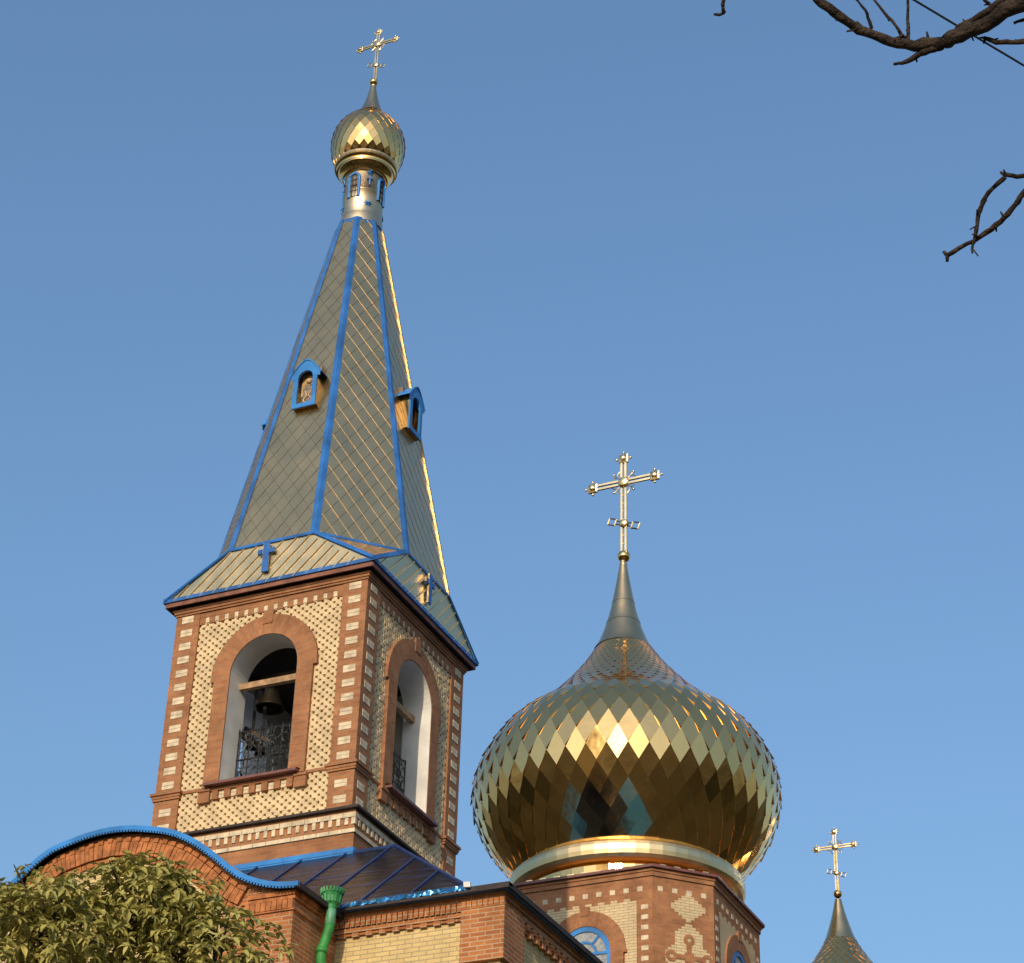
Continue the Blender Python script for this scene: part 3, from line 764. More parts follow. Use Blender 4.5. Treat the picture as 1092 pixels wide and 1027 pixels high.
# ------------------------------------------------------------------ MAIN DOME ON ITS DRUM
CY = 14.9
DM = thing('domed_drum', 'large gold onion dome with cross on an eight sided brick drum behind the bell tower', 'church dome', (0, CY, 14))
og = (0, CY, 14)
RD, AD = 2.64, 1.59
octo = [(-AD, -RD), (AD, -RD), (RD, -AD), (RD, AD), (AD, RD), (-AD, RD), (-RD, AD), (-RD, -AD)]
def octring(b, h, z0, z1):
    s_ = (RD+h)/RD; ak = AD+h*.414
    p = [(-ak, -RD-h), (ak, -RD-h), (RD+h, -ak), (RD+h, ak), (ak, RD+h), (-ak, RD+h), (-RD-h, ak), (-RD-h, -ak)]
    b.prism([(x, y+CY) for x, y in p], lambda x, y, z: (x, y, z), z0, z1)
b = MB(); octring(b, 0, 13.0, 20.0); b.build('drum', M['red'], DM, og)
b = MB(); b.mat = 0; octring(b, .035, 19.93, 20.03); octring(b, .06, 20.03, 20.10); b.mat = 1; octring(b, .13, 20.10, 20.16)
b.mat = 2  # pale metal tabs added to draw the glint dashes along the edge
for k in range(8):
    b.T = side(k/2, 0, CY); hw_ = 1.5 if k % 2 == 0 else .70; o_ = RD+.10 if k % 2 == 0 else (RD+AD)/math.sqrt(2)+.10; n = int(hw_/.16)
    for i in range(n): c = -hw_+2*hw_*(i+.5)/n; b.box(c-.07, c+.07, o_-.02, o_+.01, 20.161, 20.19)
b.T = None
b.build('drum_cornice', [M['red'], M['sill'], M['silver']], DM, og)
def drumside(k, half=False):
    if not half: return side(k, 0, CY), RD
    return side(k+.5, 0, CY), (RD+AD)/math.sqrt(2)
for k in range(4):                                           # cardinal faces: cream panel, arched window, pale dentils
    T, o = drumside(k); b = MB(T)
    b.mat = 0
    zt = 19.46
    panel_hole(b, o+.004, 1.22, 15.5, zt-.13, .95, 17.0, 18.32)
    for i in range(-8, 8):                                   # stepped upper edge
        c = i*.152+.076
        b.box(c-.076, c+.076, o-.05, o+.0045, zt-.13, zt-.065 if i % 2 else zt)
    b.mat = 1
    for i in range(-4, 5): b.box(i*.325-.062, i*.325+.062, o-.05, o+.008, 19.60, 19.71)
    for i in range(-4, 5): b.box(i*.325+.06, i*.325+.10, o-.05, o+.02, 19.93, 19.932)
    for sx in (-1, 1):
        for j in range(9): b.box(sx*1.41-.083, sx*1.41+.083, o-.05, o+.008, 19.23-.235*j-.052, 19.23-.235*j+.052)
    b.build('cream_panel', [M['cream'], M['white']], DM, og)
    b = MB(T); b.mat = 0
    n = 24; ri, ro, zs = .62, .97, 18.32
    for i in range(n):
        a0, a1 = pi-pi*i/n, pi-pi*(i+1)/n
        p = lambda r, a, oo: (r*cos(a), oo, zs+r*sin(a))
        b.face([p(ro, a0, o+.05), p(ri, a0, o+.05), p(ri, a1, o+.05), p(ro, a1, o+.05)], [(.35, a0*.8), (0, a0*.8), (0, a1*.8), (.35, a1*.8)])
        b.face([p(ro, a0, o-.02), p(ro, a0, o+.05), p(ro, a1, o+.05), p(ro, a1, o-.02)])
        b.face([p(ri, a0, o+.05), p(ri, a0, o-.1), p(ri, a1, o-.1), p(ri, a1, o+.05)])
    for sx in (-1, 1):
        u0, u1 = sorted((sx*ri, sx*.92)); b.box(u0, u1, o-.1, o+.05, 16.2, zs)
        u0, u1 = sorted((sx*.88, sx*1.0)); b.box(u0, u1, o-.1, o+.053, zs-.08, zs-.002)
    b.box(-.11, .11, o-.02, o+.065, zs+.86, zs+1.06)
    b.build('window_surround', M['red'], DM, og)
    b = MB(T); b.mat = 0; oo = o+.034
    def archband(r0, r1, o1, z_=zs):
        for i in range(n):
            a0, a1 = pi-pi*i/n, pi-pi*(i+1)/n
            p = lambda r, a, q: (r*cos(a), q, z_+r*sin(a))
            b.face([p(r1, a0, o1), p(r0, a0, o1), p(r0, a1, o1), p(r1, a1, o1)]); b.face([p(r0, a0, o1), p(r0, a0, o1-.06), p(r0, a1, o1-.06), p(r0, a1, o1)])
    archband(.505, .618, oo); archband(.235, .29, oo-.008)
    for a in (pi/2-.72, pi/2+.72): 
        c0, c1 = Vector((.28*cos(a), 0, .28*sin(a))), Vector((.54*cos(a), 0, .54*sin(a))); mid = (c0+c1)/2
        b.obox((mid.x, oo-.03, zs+mid.z), ((c1-c0)/2), (0, .022, 0), Vector((-sin(a), 0, cos(a)))*.028)
    for u in (-.575, .575): b.box(u-.043, u+.043, oo-.06, oo, 16.4, zs)
    b.box(-.53, .53, oo-.05, oo-.004, zs-.05, zs+.01); b.box(-.03, .03, oo-.05, oo-.006, 16.4, zs-.05)
    wf = b.build('window_frame', M['blue_lt'], DM, og)
    b = MB(T)
    pts = [(.6*cos(pi*i/20), zs+.6*sin(pi*i/20)) for i in range(21)]
    b.face([(u, o+.004-.04+.042, z) for u, z in [(-.6, 16.3), (.6, 16.3)]+pts])
    b.build('pane', M['glass'], wf, og)
    # diagonal face: cream diamond and a patch with a brick cross
    T, o = drumside(k, True); b = MB(T); cu = .12
    b.mat = 0
    for j in range(-5, 5):
        zc = 19.31+j*.0658; hwid = .46*(1-abs(j+.5)/5.2); b.box(cu-hwid, cu+hwid, o-.05, o+.006+.0004*(j % 2), zc, zc+.0655)
    steps = [(18.93, .09), (18.865, .17), (18.80, .25), (18.735, .33), (18.67, .33), (18.604, .33), (18.538, .33), (18.472, .335), (18.406, .42), (18.34, .50), (18.275, .56), (18.21, .56), (18.144, .56), (18.08, .56), (18.0, .5), (17.93, .4), (17.86, .33), (17.6, .33), (17.4, .33)]
    for (z1, hwid), (z0_, _) in zip(steps, steps[1:]): b.box(cu-hwid, cu+hwid, o-.05, o+.006+.0004*(int(z1*15.2) % 2), z0_, z1)
    b.mat = 1
    L2 = AD and (RD-AD)/math.sqrt(2)
    for i in range(4):
        c = -.55+i*.35; b.box(c-.06, c+.06, o-.05, o+.008, 19.60, 19.71)
    b.build('cream_ornament', [M['cream'], M['white']], DM, og)
    b = MB(T); zc = 18.16; oo = o+.02
    b.box(cu-.055, cu+.055, o-.05, oo, 17.3, 18.47); b.box(cu-.34, cu+.34, o-.05, oo+.0015, zc-.05, zc+.05); b.box(cu-.11, cu+.11, o-.05, oo+.003, zc-.11, zc+.11)
    for (u, z) in ((cu, 18.57), (cu-.43, zc), (cu+.43, zc)):
        for i in range(16):
            a0, a1 = 2*pi*i/16, 2*pi*(i+1)/16
            b.face([(u+.13*cos(a0), oo+.004, z+.13*sin(a0)), (u+.13*cos(a1), oo+.004, z+.13*sin(a1)), (u+.05*cos(a1), oo+.004, z+.05*sin(a1)), (u+.05*cos(a0), oo+.004, z+.05*sin(a0))])
            b.face([(u+.13*cos(a0), oo+.004, z+.13*sin(a0)), (u+.13*cos(a0), o, z+.13*sin(a0)), (u+.13*cos(a1), o, z+.13*sin(a1)), (u+.13*cos(a1), oo+.004, z+.13*sin(a1))])
    b.build('brick_cross', M['red'], DM, og)
# dome
prof = [(20.80, 2.42), (21.2, 2.735), (21.8, 3.262), (22.4, 3.578), (23.0, 3.709), (23.6, 3.643), (24.2, 3.375), (24.8, 2.91), (25.2, 2.38), (25.6, 1.93), (26.0, 1.56), (26.4, 1.23), (26.8, .94), (27.4, .603), (28.2, .345), (29.0, .19), (29.8, .06)]
LX = [(20.5, -.06), (23, -.08), (24, -.03), (25.4, -.03), (27.4, -.13), (30, -.13)]
onion('onion_dome', prof, 20.84, 27.2, 48, 1.8, 0, CY, LX, DM, og, M['gold'], .018, jit=.0065)
b = MB()
b.lathe([(2.45, 20.14), (2.60, 20.14), (2.60, 20.40), (2.52, 20.47), (2.50, 20.50)], 56, (-.06, CY, 0))
b.lathe([(2.66, 20.11), (2.70, 20.12), (2.70, 20.145), (2.60, 20.16)], 56, (-.06, CY, 0))
b.build('gold_band', M['gold'], DM, og)
b = MB()
b.lathe([(2.50, 20.50), (2.66, 20.50), (2.72, 20.525), (2.77, 20.60), (2.788, 20.70), (2.785, 20.82), (2.76, 20.90), (2.70, 20.96), (2.45, 21.0)], 56, (-.06, CY, 0))
b.build('dome_ring', M['silver'], DM, og)
b = MB(); b.smooth = True
for za, zb in ((27.16, 27.9), (27.905, 28.5), (28.505, 29.80)):
    pr = []; n = 8
    for i in range(n+1):
        z = za+(zb-za)*i/n; pr.append((interp(prof, z)+.012+(.006 if i == 0 else 0), z))
    b.lathe(pr, 40, (-.13, CY, 0))
b.build('dome_tip', M['goldtip'], DM, og)
b = MB(); b.smooth = True; b.sphere((-.11, CY, 29.90), .165, 24, 14); b.lathe([(.07, 29.6), (.10, 29.65), (.07, 29.7)], 16, (-.12, CY, 0)); b.build('orb', M['gold'], DM, og)
cross(DM, -.11, CY, 29.92, 1.02, og)

# ------------------------------------------------------------------ CORNER CUPOLA
qx, qy = 3.93, 18.8
CP = thing('cupola', 'small gold onion cupola with cross low behind the main dome at right', 'cupola', (qx, qy, 12.5))
oq = (qx, qy, 12.5)
b = MB(); b.prism([(qx+.85*cos(pi/8+pi/4*i), qy+.85*sin(pi/8+pi/4*i)) for i in range(8)], lambda x, y, z: (x, y, z), 12.5, 17.75); b.build('drum', M['red'], CP, oq)
prof3 = [(17.9, .95), (18.2, 1.12), (18.55, 1.24), (18.9, 1.22), (19.2, 1.10), (19.5, .93), (19.75, .77), (20.0, .60), (20.25, .45), (20.5, .335), (20.8, .235), (21.1, .15), (21.5, .06)]
onion('onion_dome', prof3, 17.95, 20.42, 24, 1.5, qx, qy, [(0, 0), (30, 0)], CP, oq, M['gold'], .014, jit=.012)
b = MB(); b.lathe([(.85, 17.7), (1.0, 17.7), (1.05, 17.85), (.95, 17.98)], 40, (qx, qy, 0)); b.build('dome_ring', M['silver'], CP, oq)
b = MB(); b.smooth = True
b.lathe([(interp(prof3, 20.38+i*.12)+.01, 20.38+i*.12) for i in range(10)], 28, (qx, qy, 0)); b.build('dome_tip', M['goldtip'], CP, oq)
b = MB(); b.smooth = True; b.sphere((qx, qy, 21.60), .105, 20, 12); b.build('orb', M['gold'], CP, oq)
cross(CP, qx, qy, 21.62, .55, oq)

# ------------------------------------------------------------------ CHURCH HALL (nave) with hipped roof
NV = thing('church_hall', 'brick church hall with cream wall bay and glossy dark blue hipped roof', 'church')
NXW, NY0, NY1, ZW = 5.72, -4.32, 23.0, 12.80
b = MB(); b.mat = 0
b.box(-NXW, NXW, NY0, NY1, 0, 12.45)
b.build('wall', M['creamY'], NV)
for sx in (-1, 1):
    b = MB(); u0, u1 = sorted((sx*5.14, sx*5.80))
    b.box(u0, u1, -4.40, -3.72, 11.83, 12.60)
    b.box(u0, u1, -4.40, -3.72, 0, 11.2)
    b.build('corner_pilaster', M['redbig'], NV)
b = MB()                                                     # cornice courses
b.mat = 0
rc = random.Random(5)
b.box(-5.815, 5.815, -4.415, NY1+.1, 12.755, 12.80)
b.box(-5.79, 5.79, -4.39, NY1, 12.70, 12.755)
b.box(-5.76, 5.76, -4.36, NY1, 12.45, 12.70)
for sx in (-1, 1):                                           # soldier course at corner pilasters
    for i in range(8):
        c = sx*(5.18+i*.083); b.box(c-.036, c+.036, -4.412, -4.36, 12.605, 12.695)
    u0, u1 = sorted((sx*5.13, sx*5.81)); b.box(u0, u1, -4.408, -4.30, 12.585, 12.604)
x = 3.2
while x < 5.12:
    for sx in (-1, 1):
        b.box(sx*x-.033, sx*x+.033, -4.40, -4.34, 12.565+rc.uniform(0, .006), 12.69)
    x += .083
for sx in (-1, 1):
    u0, u1 = sorted((sx*3.1, sx*5.14)); b.box(u0, u1, -4.385, -4.30, 12.49, 12.55)
    for i in range(9):
        c = sx*(3.28+i*.212); b.box(c-.05, c+.05, -4.375, -4.30, 12.425, 12.49)
y = -3.6                                                     # right side wall cornice dentils
while y < 20:
    for sx in (-1, 1):
        u0, u1 = sorted((sx*5.70, sx*5.80)); b.box(u0, u1, y, y+.09, 12.50, 12.58); b.box(u0, u1, y+.10, y+.19, 12.41, 12.49)
    y += .21
for sx in (-1, 1):
    u0, u1 = sorted((sx*5.70, sx*5.785)); b.box(u0, u1, -3.72, 22, 12.585, 12.64)
b.build('cornice', M['redbig'], NV)
ZR, EX, EY = 14.80, 5.90, -4.52
b = MB()
RX, RY = 2.80, -2.06
EB, EX = EX, 5.32
zE = 12.835
b.face([(-EX, EY, zE), (EX, EY, zE), (RX, RY, ZR), (-RX, RY, ZR)])
b.mat = 1
b.face([(EX, EY, zE), (EX, NY1, zE), (RX, NY1, ZR), (RX, RY, ZR)])
b.face([(-EX, NY1, zE), (-EX, EY, zE), (-RX, RY, ZR), (-RX, NY1, ZR)])
b.mat = 2
b.face([(-RX, RY, ZR), (RX, RY, ZR), (RX, NY1, ZR), (-RX, NY1, ZR)]); b.mat = 1
b.face([(EX, NY1, zE), (-EX, NY1, zE), (-RX, NY1, ZR), (RX, NY1, ZR)])
b.box(-EB+.02, EB-.02, EY+.02, NY1-.02, 12.79, 12.825)
roof = b.build('roof', [M['roof'], M['blue_lt'], M['roof']], NV)
b = MB()                                                     # standing seams and hip caps
sl = Vector((0, RY-EY, ZR-zE)).normalized(); nn = Vector((0, -sl.z, sl.y))
for i in range(-8, 9):
    x = i*.80+.35
    if abs(x) > EX-.1: continue
    top = 1.0 if abs(x) <= RX else (EX-abs(x))/(EX-RX)
    p0 = Vector((x, EY, zE)); p1 = Vector((x-.0, EY+(RY-EY)*top, zE+(ZR-zE)*top))
    if (p1-p0).length > .2: b.obox((p0+p1)/2+nn*.008, (p1-p0)/2, (.020, 0, 0), nn*.010)
for sx in (-1, 1): b.tube([(sx*EX, EY, zE+.01), (sx*RX, RY, ZR+.01)], .03, 6)
b.tube([(-RX, RY, ZR+.005), (RX, RY, ZR+.005)], .028, 6)
b.build('roof_seam', M['seam'], roof)
b = MB()                                                     # crumpled metal eave edge
rg = random.Random(9); n = 52; prev = None
for i in range(n+1):
    x = 3.3+(EX-.02-3.3)*i/n; d = rg.uniform(-.02, .02); q = ((x, EY-.012+d, zE+.035+rg.uniform(-.015, .02)), (x, EY-.02-d*.5, zE-.025+rg.uniform(-.008, .012)))
    qt = (x, EY+.12, zE+.115)
    if prev: b.face([prev[1], q[1], q[0], prev[0]]); b.face([prev[0], q[0], qt, prev[2]])
    prev = (q[0], q[1], qt)
b.build('eave_flashing', M['gutter'], NV)
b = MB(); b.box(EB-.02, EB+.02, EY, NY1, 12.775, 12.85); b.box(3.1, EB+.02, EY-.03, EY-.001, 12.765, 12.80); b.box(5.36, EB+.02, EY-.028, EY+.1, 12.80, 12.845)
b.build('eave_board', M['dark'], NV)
b = MB(); b.obox((5.30, EY-.045, 12.87), (.045, .012, 0), (-.004, .02, 0), (0, -.008, .035)); b.build('eave_glint', M['plaster'], NV)  # small white block added as the sun glint at the hip foot
b = MB()                                                     # low cube under the drum
b.box(-3.2, 3.2, CY-3.2, CY+3.2, 14.6, 16.4); b.build('drum_base', M['red'], NV)

# ------------------------------------------------------------------ PORCH with ogee gable
XC, PY = .06, -5.55
PO = thing('porch', 'brick porch with wavy bright blue edged gable half hidden by the leafy tree', 'porch', (XC, PY, 0))
op = (XC, PY, 0)
half = [(0, 14.055), (.185, 14.048), (.43, 14.02), (.673, 13.969), (.85, 13.93), (.999, 13.886), (1.18, 13.818), (1.362, 13.727), (1.546, 13.614), (1.732, 13.478), (1.916, 13.334), (2.1, 13.177), (2.28, 13.045), (2.455, 12.951), (2.625, 12.885), (2.76, 12.840), (2.945, 12.80), (3.24, 12.775)]
crv = [(-a, z-.11*max(0., min(1., (a-1.05)/.45))*max(0., min(1., (2.9-a)/.6))) for a, z in half[::-1]][:-1]+half
def off(c, d):                                               # offset curve downward along its normal
    out = []
    for i in range(len(c)):
        a, b_ = c[max(i-1, 0)], c[min(i+1, len(c)-1)]; tx, tz = b_[0]-a[0], b_[1]-a[1]; l = math.hypot(tx, tz)
        out.append((c[i][0]+tz/l*d, c[i][1]-tx/l*d))
    return out
X = lambda u: XC+u
b = MB()
lo = off(crv, .06)
for i in range(len(crv)-1):                                  # wall front, column by column under the curve
    (a, z), (c, z2) = lo[i], lo[i+1]
    a, c = max(-3.1, min(3.1, a)), max(-3.1, min(3.1, c))
    if c-a > .001: b.face([(X(a), PY, 0), (X(c), PY, 0), (X(c), PY, z2), (X(a), PY, z)])
for sx in (-1, 1): b.face([(X(sx*3.1), PY, 0), (X(sx*3.1), -4.30, 0), (X(sx*3.1), -4.30, 12.72), (X(sx*3.1), PY, 12.72)])
b.build('wall', M['redbig'], PO, op)
b = MB()                                                     # cream tympanum
ty = off([p for p in crv if abs(p[0]) < 2.3], .52)
for (a, z), (c, z2) in zip(ty, ty[1:]):
    if c > a: b.face([(X(a), PY-.006, 9), (X(c), PY-.006, 9), (X(c), PY-.006, z2), (X(a), PY-.006, z)])
b.build('tympanum', M['creamY'], PO, op)
b = MB()                                                     # soldier brick arch in two rings
cA = [p for p in crv if abs(p[0]) < 2.47]
# resample by arc length
def resample(c, st):
    out = [c[0]]; acc = 0
    for p, q in zip(c, c[1:]):
        l = math.hypot(q[0]-p[0], q[1]-p[1]); t = st-acc
        while t <= l: out.append((p[0]+(q[0]-p[0])*t/l, p[1]+(q[1]-p[1])*t/l)); t += st
        acc = (acc+l) % st
    return out
rs = resample(cA, .085); rp = random.Random(4)
for d0, d1, pr in ((.20, .40, .05), (.42, .50, .022)):
    A, B = off(rs, d0), off(rs, d1)
    for i in range(len(rs)-1):
        g_ = .06
        lerp = lambda p, q, t: (p[0]+(q[0]-p[0])*t, p[1]+(q[1]-p[1])*t)
        quad = [lerp(B[i], B[i+1], g_), lerp(B[i], B[i+1], 1-g_), lerp(A[i], A[i+1], 1-g_), lerp(A[i], A[i+1], g_)]
        yy = PY-pr-rp.uniform(0, .012)
        b.prism(quad, lambda u, z, d: (X(u), d, z), PY+.02, yy)
for d0, d1, pr in ((.13, .19, .06),):
    A, B = off(rs, d0), off(rs, d1)
    for i in range(len(rs)-1):
        if i % 2 == 0: b.prism([B[i], B[i+1], A[i+1], A[i]], lambda u, z, d: (X(u), d, z), PY+.02, PY-pr)
        else: b.prism([B[i], B[i+1], A[i+1], A[i]], lambda u, z, d: (X(u), d, z), PY+.02, PY-.03)
for sx in (-1, 1):                                           # horizontal mouldings at the shoulders
    for z0, z1, pr in ((12.655, 12.72, .05), (12.60, 12.645, .03)):
        u0, u1 = sorted((sx*(2.28 if z0 < 12.62 else 2.38), sx*3.13)); b.box(X(u0), X(u1), PY-pr, PY+.1, z0, z1)
    for i in range(9):
        c = sx*(2.38+i*.085); b.box(X(c)-.037, X(c)+.037, PY-.035, PY+.1, 12.465, 12.595)
    u0, u1 = sorted((sx*2.2, sx*3.125)); b.box(X(u0), X(u1), PY-.028, PY+.1, 12.44, 12.46)
    for z0, z1, e in ((12.655, 12.72, .05), (12.44, 12.46, .028), (12.60, 12.645, .03)):
        u0, u1 = sorted((sx*3.0, sx*(3.1+e))); b.box(X(u0), X(u1), PY+.1, -4.35, z0, z1)
b.build('brick_arch', M['soldier'], PO, op)
b = MB()                                                     # roof sheet following the wave
for (a, z), (c, z2) in zip(crv, crv[1:]):
    b.face([(X(a), PY-.14, z), (X(c), PY-.14, z2), (X(c), -3.2, z2), (X(a), -3.2, z)])
    b.face([(X(a), PY-.12, z-.02), (X(c), PY-.12, z2-.02), (X(c), -4.2, z2-.02), (X(a), -4.2, z-.02)])
b.build('roof', metal('porch_roof_sheet', (.35, .33, .32), .3, bump=.1), PO, op)
b = MB()                                                     # blue fascia with a slotted lower lip
up, dn = off(crv, -.006), off(crv, .060)
for i in range(len(crv)-1):
    b.prism([dn[i], dn[i+1], up[i+1], up[i]], lambda u, z, d: (X(u), d, z), PY-.13, PY-.165)
rs2 = resample(crv, .052); A, B = off(rs2, .058), off(rs2, .085)
for i in range(0, len(rs2)-1):
    lerp = lambda p, q, t: (p[0]+(q[0]-p[0])*t, p[1]+(q[1]-p[1])*t)
    b.prism([B[i], lerp(B[i], B[i+1], .55), lerp(A[i], A[i+1], .55), A[i]], lambda u, z, d: (X(u), d, z), PY-.135, PY-.163)
b.build('fascia', M['blue_lt'], PO, op)
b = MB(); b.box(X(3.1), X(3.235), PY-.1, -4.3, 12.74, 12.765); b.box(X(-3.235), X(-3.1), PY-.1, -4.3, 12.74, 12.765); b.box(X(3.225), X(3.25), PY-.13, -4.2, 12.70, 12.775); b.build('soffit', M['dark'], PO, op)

# ------------------------------------------------------------------ GREEN DOWNPIPE
px, py = 3.31, -4.78
DP = thing('downpipe', 'green rainwater downpipe with fluted crown funnel beside the porch', 'downpipe', (px, py, 0)); od = (px, py, 0)
b = MB(); n = 20
b.lathe([(.075, 12.70), (.085, 12.76), (.115, 12.80), (.125, 12.88), (.135, 12.90), (.155, 12.945), (.15, 12.95), (.13, 12.91), (.05, 12.75)], n, (px, py, 0))
for i in range(n):
    a = 2*pi*i/n; b.tube([(px+.15*cos(a), py+.15*sin(a), 12.93), (px+.163*cos(a), py+.163*sin(a), 12.995)], .017, 4)
    if i % 2 == 0: b.tube([(px+.118*cos(a), py+.118*sin(a), 12.79), (px+.134*cos(a), py+.134*sin(a), 12.90)], .012, 4)
b.build('funnel', M['green_mid'], DP, od)
b = MB(); b.smooth = True; b.lathe([(.07, 12.48), (.075, 12.485), (.075, 12.715), (.07, 12.72)], 16, (px, py, 0)); b.build('collar', M['green_lt'], DP, od)
b = MB(); b.smooth = True; b.tube([(px, py, 12.50), (px-.005, py-.005, 12.42), (px-.065, py-.06, 12.10), (px-.07, py-.06, 11.95), (px-.05, py+.1, 11.6), (px-.05, py+.25, 11.2), (px-.05, py+.28, .3)], .07, 14)
b.tube([(px-.060, py-.055, 12.13), (px-.065, py-.06, 12.06)], .08, 14)
b.build('pipe', M['green'], DP, od)

# ------------------------------------------------------------------ LEAFY TREE in front of the porch
TR = thing('leafy_tree', 'broad olive leaved tree in front of the porch gable', 'tree', (6.1, -13.6, 0)); ot = (6.1, -13.6, 0)
rt = random.Random(21)
def leaf(b, p, d, L, wd):
    d = d.normalized(); s_ = d.cross(Vector((0, 0, 1)))
    s_ = s_.normalized() if s_.length > .05 else Vector((1, 0, 0)); n = s_.cross(d).normalized()
    roll = rt.uniform(-.7, .7); s_ = s_*cos(roll)+n*sin(roll); n = s_.cross(d).normalized()
    mid = []
    for t, ww, dr in ((.08, .12, 0), (.35, 1., .0), (.68, .8, -.10), (1., .06, -.28)):
        c = p+d*L*t+Vector((0, 0, 1))*dr*L
        mid.append((c-s_*wd*ww+n*wd*ww*.35, c, c+s_*wd*ww+n*wd*ww*.35))
    for (a, b0, c), (a2, b2, c2) in zip(mid, mid[1:]):
        b.face([a, b0, b2, a2]); b.face([b0, c, c2, b2])
lobes = [((6.06, -13.37, 9.02), 0.77, 400), ((5.72, -14.24, 8.66), .76, 320), ((6.93, -13.14, 8.46), .80, 380), ((4.72, -14.41, 8.62), .75, 260), ((7.45, -12.5, 8.12), .60, 260),
         ((5.41, -13.75, 9.08), .50, 120), ((6.42, -13.2, 9.15), .55, 210), ((6.3, -13.3, 7.6), 1.5, 420), ((5.24, -14.23, 9.02), .16, 14), ((5.3, -14.3, 7.8), 1.2, 240), ((7.0, -13.6, 7.2), 1.2, 200), ((7.80, -12.0, 8.45), .32, 50), ((8.2, -11.65, 8.50), .26, 34)]
b = MB(); b.mat = 0; cenT = Vector((6.1, -13.6, 8.0))
tips = []
for (c, r, n) in lobes:
    c = Vector(c)
    for i in range(n):
        d = Vector((rt.gauss(0, 1), rt.gauss(0, 1), rt.gauss(0, 1)+.15)).normalized(); rr = r*(rt.random()**.36)*rt.uniform(.88, 1.10)
        p = c+Vector((d.x*rr, d.y*rr, d.z*rr*.9)); axis = (d+Vector((0, 0, .55))+Vector((rt.gauss(0, .3), rt.gauss(0, .3), rt.gauss(0, .2)))).normalized()
        tips.append((p, axis)); k = rt.choice((5, 6, 7)); e1 = axis.orthogonal().normalized(); e2 = axis.cross(e1); ph = rt.uniform(0, 6.28); L = rt.uniform(.085, .145)
        for j in range(k):
            a = ph+2*pi*j/k+rt.uniform(-.25, .25); dd = (e1*cos(a)+e2*sin(a))+axis*rt.uniform(-.1, .55)+Vector((0, 0, -.12))
            leaf(b, p, dd, L*rt.uniform(.7, 1.2), L*.22)
b.build('crown', M['leaf'], TR, ot)
b = MB(); b.smooth = True
b.tube([(6.1, -13.6, -.05), (6.13, -13.58, 1.2), (6.05, -13.62, 2.6), (6.1, -13.55, 4.2), (6.12, -13.5, 5.6), (6.05, -13.5, 7.2)], [.26, .2, .17, .15, .12, .07], 10)
b.build('trunk', M['bark'], TR, ot)
b = MB(); b.smooth = True
for (c, r, n) in lobes[:8]:
    s_ = Vector((6.1, -13.55, rt.uniform(4.4, 6.4))); e = Vector(c); mid = (s_+e)/2+Vector((rt.uniform(-.2, .2), rt.uniform(-.2, .2), -.25))
    b.tube([s_, mid, e, e+Vector((rt.uniform(-.2, .2), rt.uniform(-.2, .2), r*.7))], [.075, .055, .03, .012], 6)
    for q in range(8):
        d = Vector((rt.gauss(0, 1), rt.gauss(0, 1), rt.gauss(0, .8)+.3)).normalized(); b.tube([e, e+d*r*.5+Vector((0, 0, .05)), e+d*r*.95], [.02, .013, .005], 5)
b.build('limb', M['bark'], TR, ot)

# ------------------------------------------------------------------ BARE TREE reaching in from the right
BR = thing('bare_tree', 'bare leafless tree whose dark branches reach into the sky at the upper right', 'tree', (18.5, -24.2, 0)); ob_ = (18.5, -24.2, 0)
rb = random.Random(8)
def rough(path, rad, sub=5, j=.25):
    path = [Vector(p) for p in path]; out = []; ro = []
    n = len(path)
    for i in range(n-1):
        p0, p1, p2, p3 = path[max(i-1, 0)], path[i], path[i+1], path[min(i+2, n-1)]
        for k in range(sub):
            t = k/sub
            q = .5*((2*p1)+(p2-p0)*t+(2*p0-5*p1+4*p2-p3)*t*t+(3*p1-p0-3*p2+p3)*t**3); r = rad[i]+(rad[i+1]-rad[i])*t
            out.append(q+Vector((rb.gauss(0, 1), rb.gauss(0, 1), rb.gauss(0, 1)))*r*j*.5); ro.append(r*rb.uniform(.86, 1.16))
    out.append(path[-1]); ro.append(rad[-1]); return out, ro
b = MB(); b.smooth = True
pth, rr = rough([(18.5, -24.2, -.05), (18.45, -24.15, 1.5), (18.5, -24.1, 3.2), (18.4, -24.1, 5.0), (18.3, -24.0, 6.6), (18.4, -24.2, 8.4), (18.7, -24.4, 10.0)], [.24, .2, .17, .15, .13, .08, .03], 5, .2)
b.tube(pth, rr, 10); b.build('trunk', M['bark'], BR, ob_)
b = MB(); b.smooth = True
BUDS = []
def limb(path, rad, n=8, sub=5, j=.3):
    p, r = rough(path, rad, sub, j); b.tube(p, r, n); BUDS.extend(zip(p, r))
PXL = lambda l: l
# main bough: rises from the trunk, sweeps left and curls back up
limb([(18.3, -24.0, 6.6), (17.7, -23.75, 7.35), (17.1, -23.64, 7.64), (16.82, -23.63, 7.60), (16.62, -23.61, 7.545), (16.50, -23.61, 7.522)], [0.0544, 0.0480, 0.0410, 0.0346, 0.0288, 0.0256], 9)
limb([(16.50, -23.61, 7.522), (16.36, -23.64, 7.535), (16.25, -23.70, 7.575), (16.15, -23.78, 7.63), (16.07, -23.87, 7.72), (15.98, -23.99, 7.95), (15.9, -24.1, 8.3)], [0.0256, 0.0218, 0.0198, 0.0186, 0.0173, 0.0141, 0.0077], 9)
limb([(16.50, -23.61, 7.522), (16.42, -23.61, 7.50), (16.34, -23.60, 7.487), (16.30, -23.61, 7.485)], [0.0230, 0.0141, 0.0077, 0.0051], 7)
limb([(17.2, -23.7, 7.72), (16.85, -23.66, 7.66), (16.68, -23.63, 7.60), (16.55, -23.62, 7.56)], [0.0192, 0.0173, 0.0141, 0.0090], 7)       # paler parallel limb
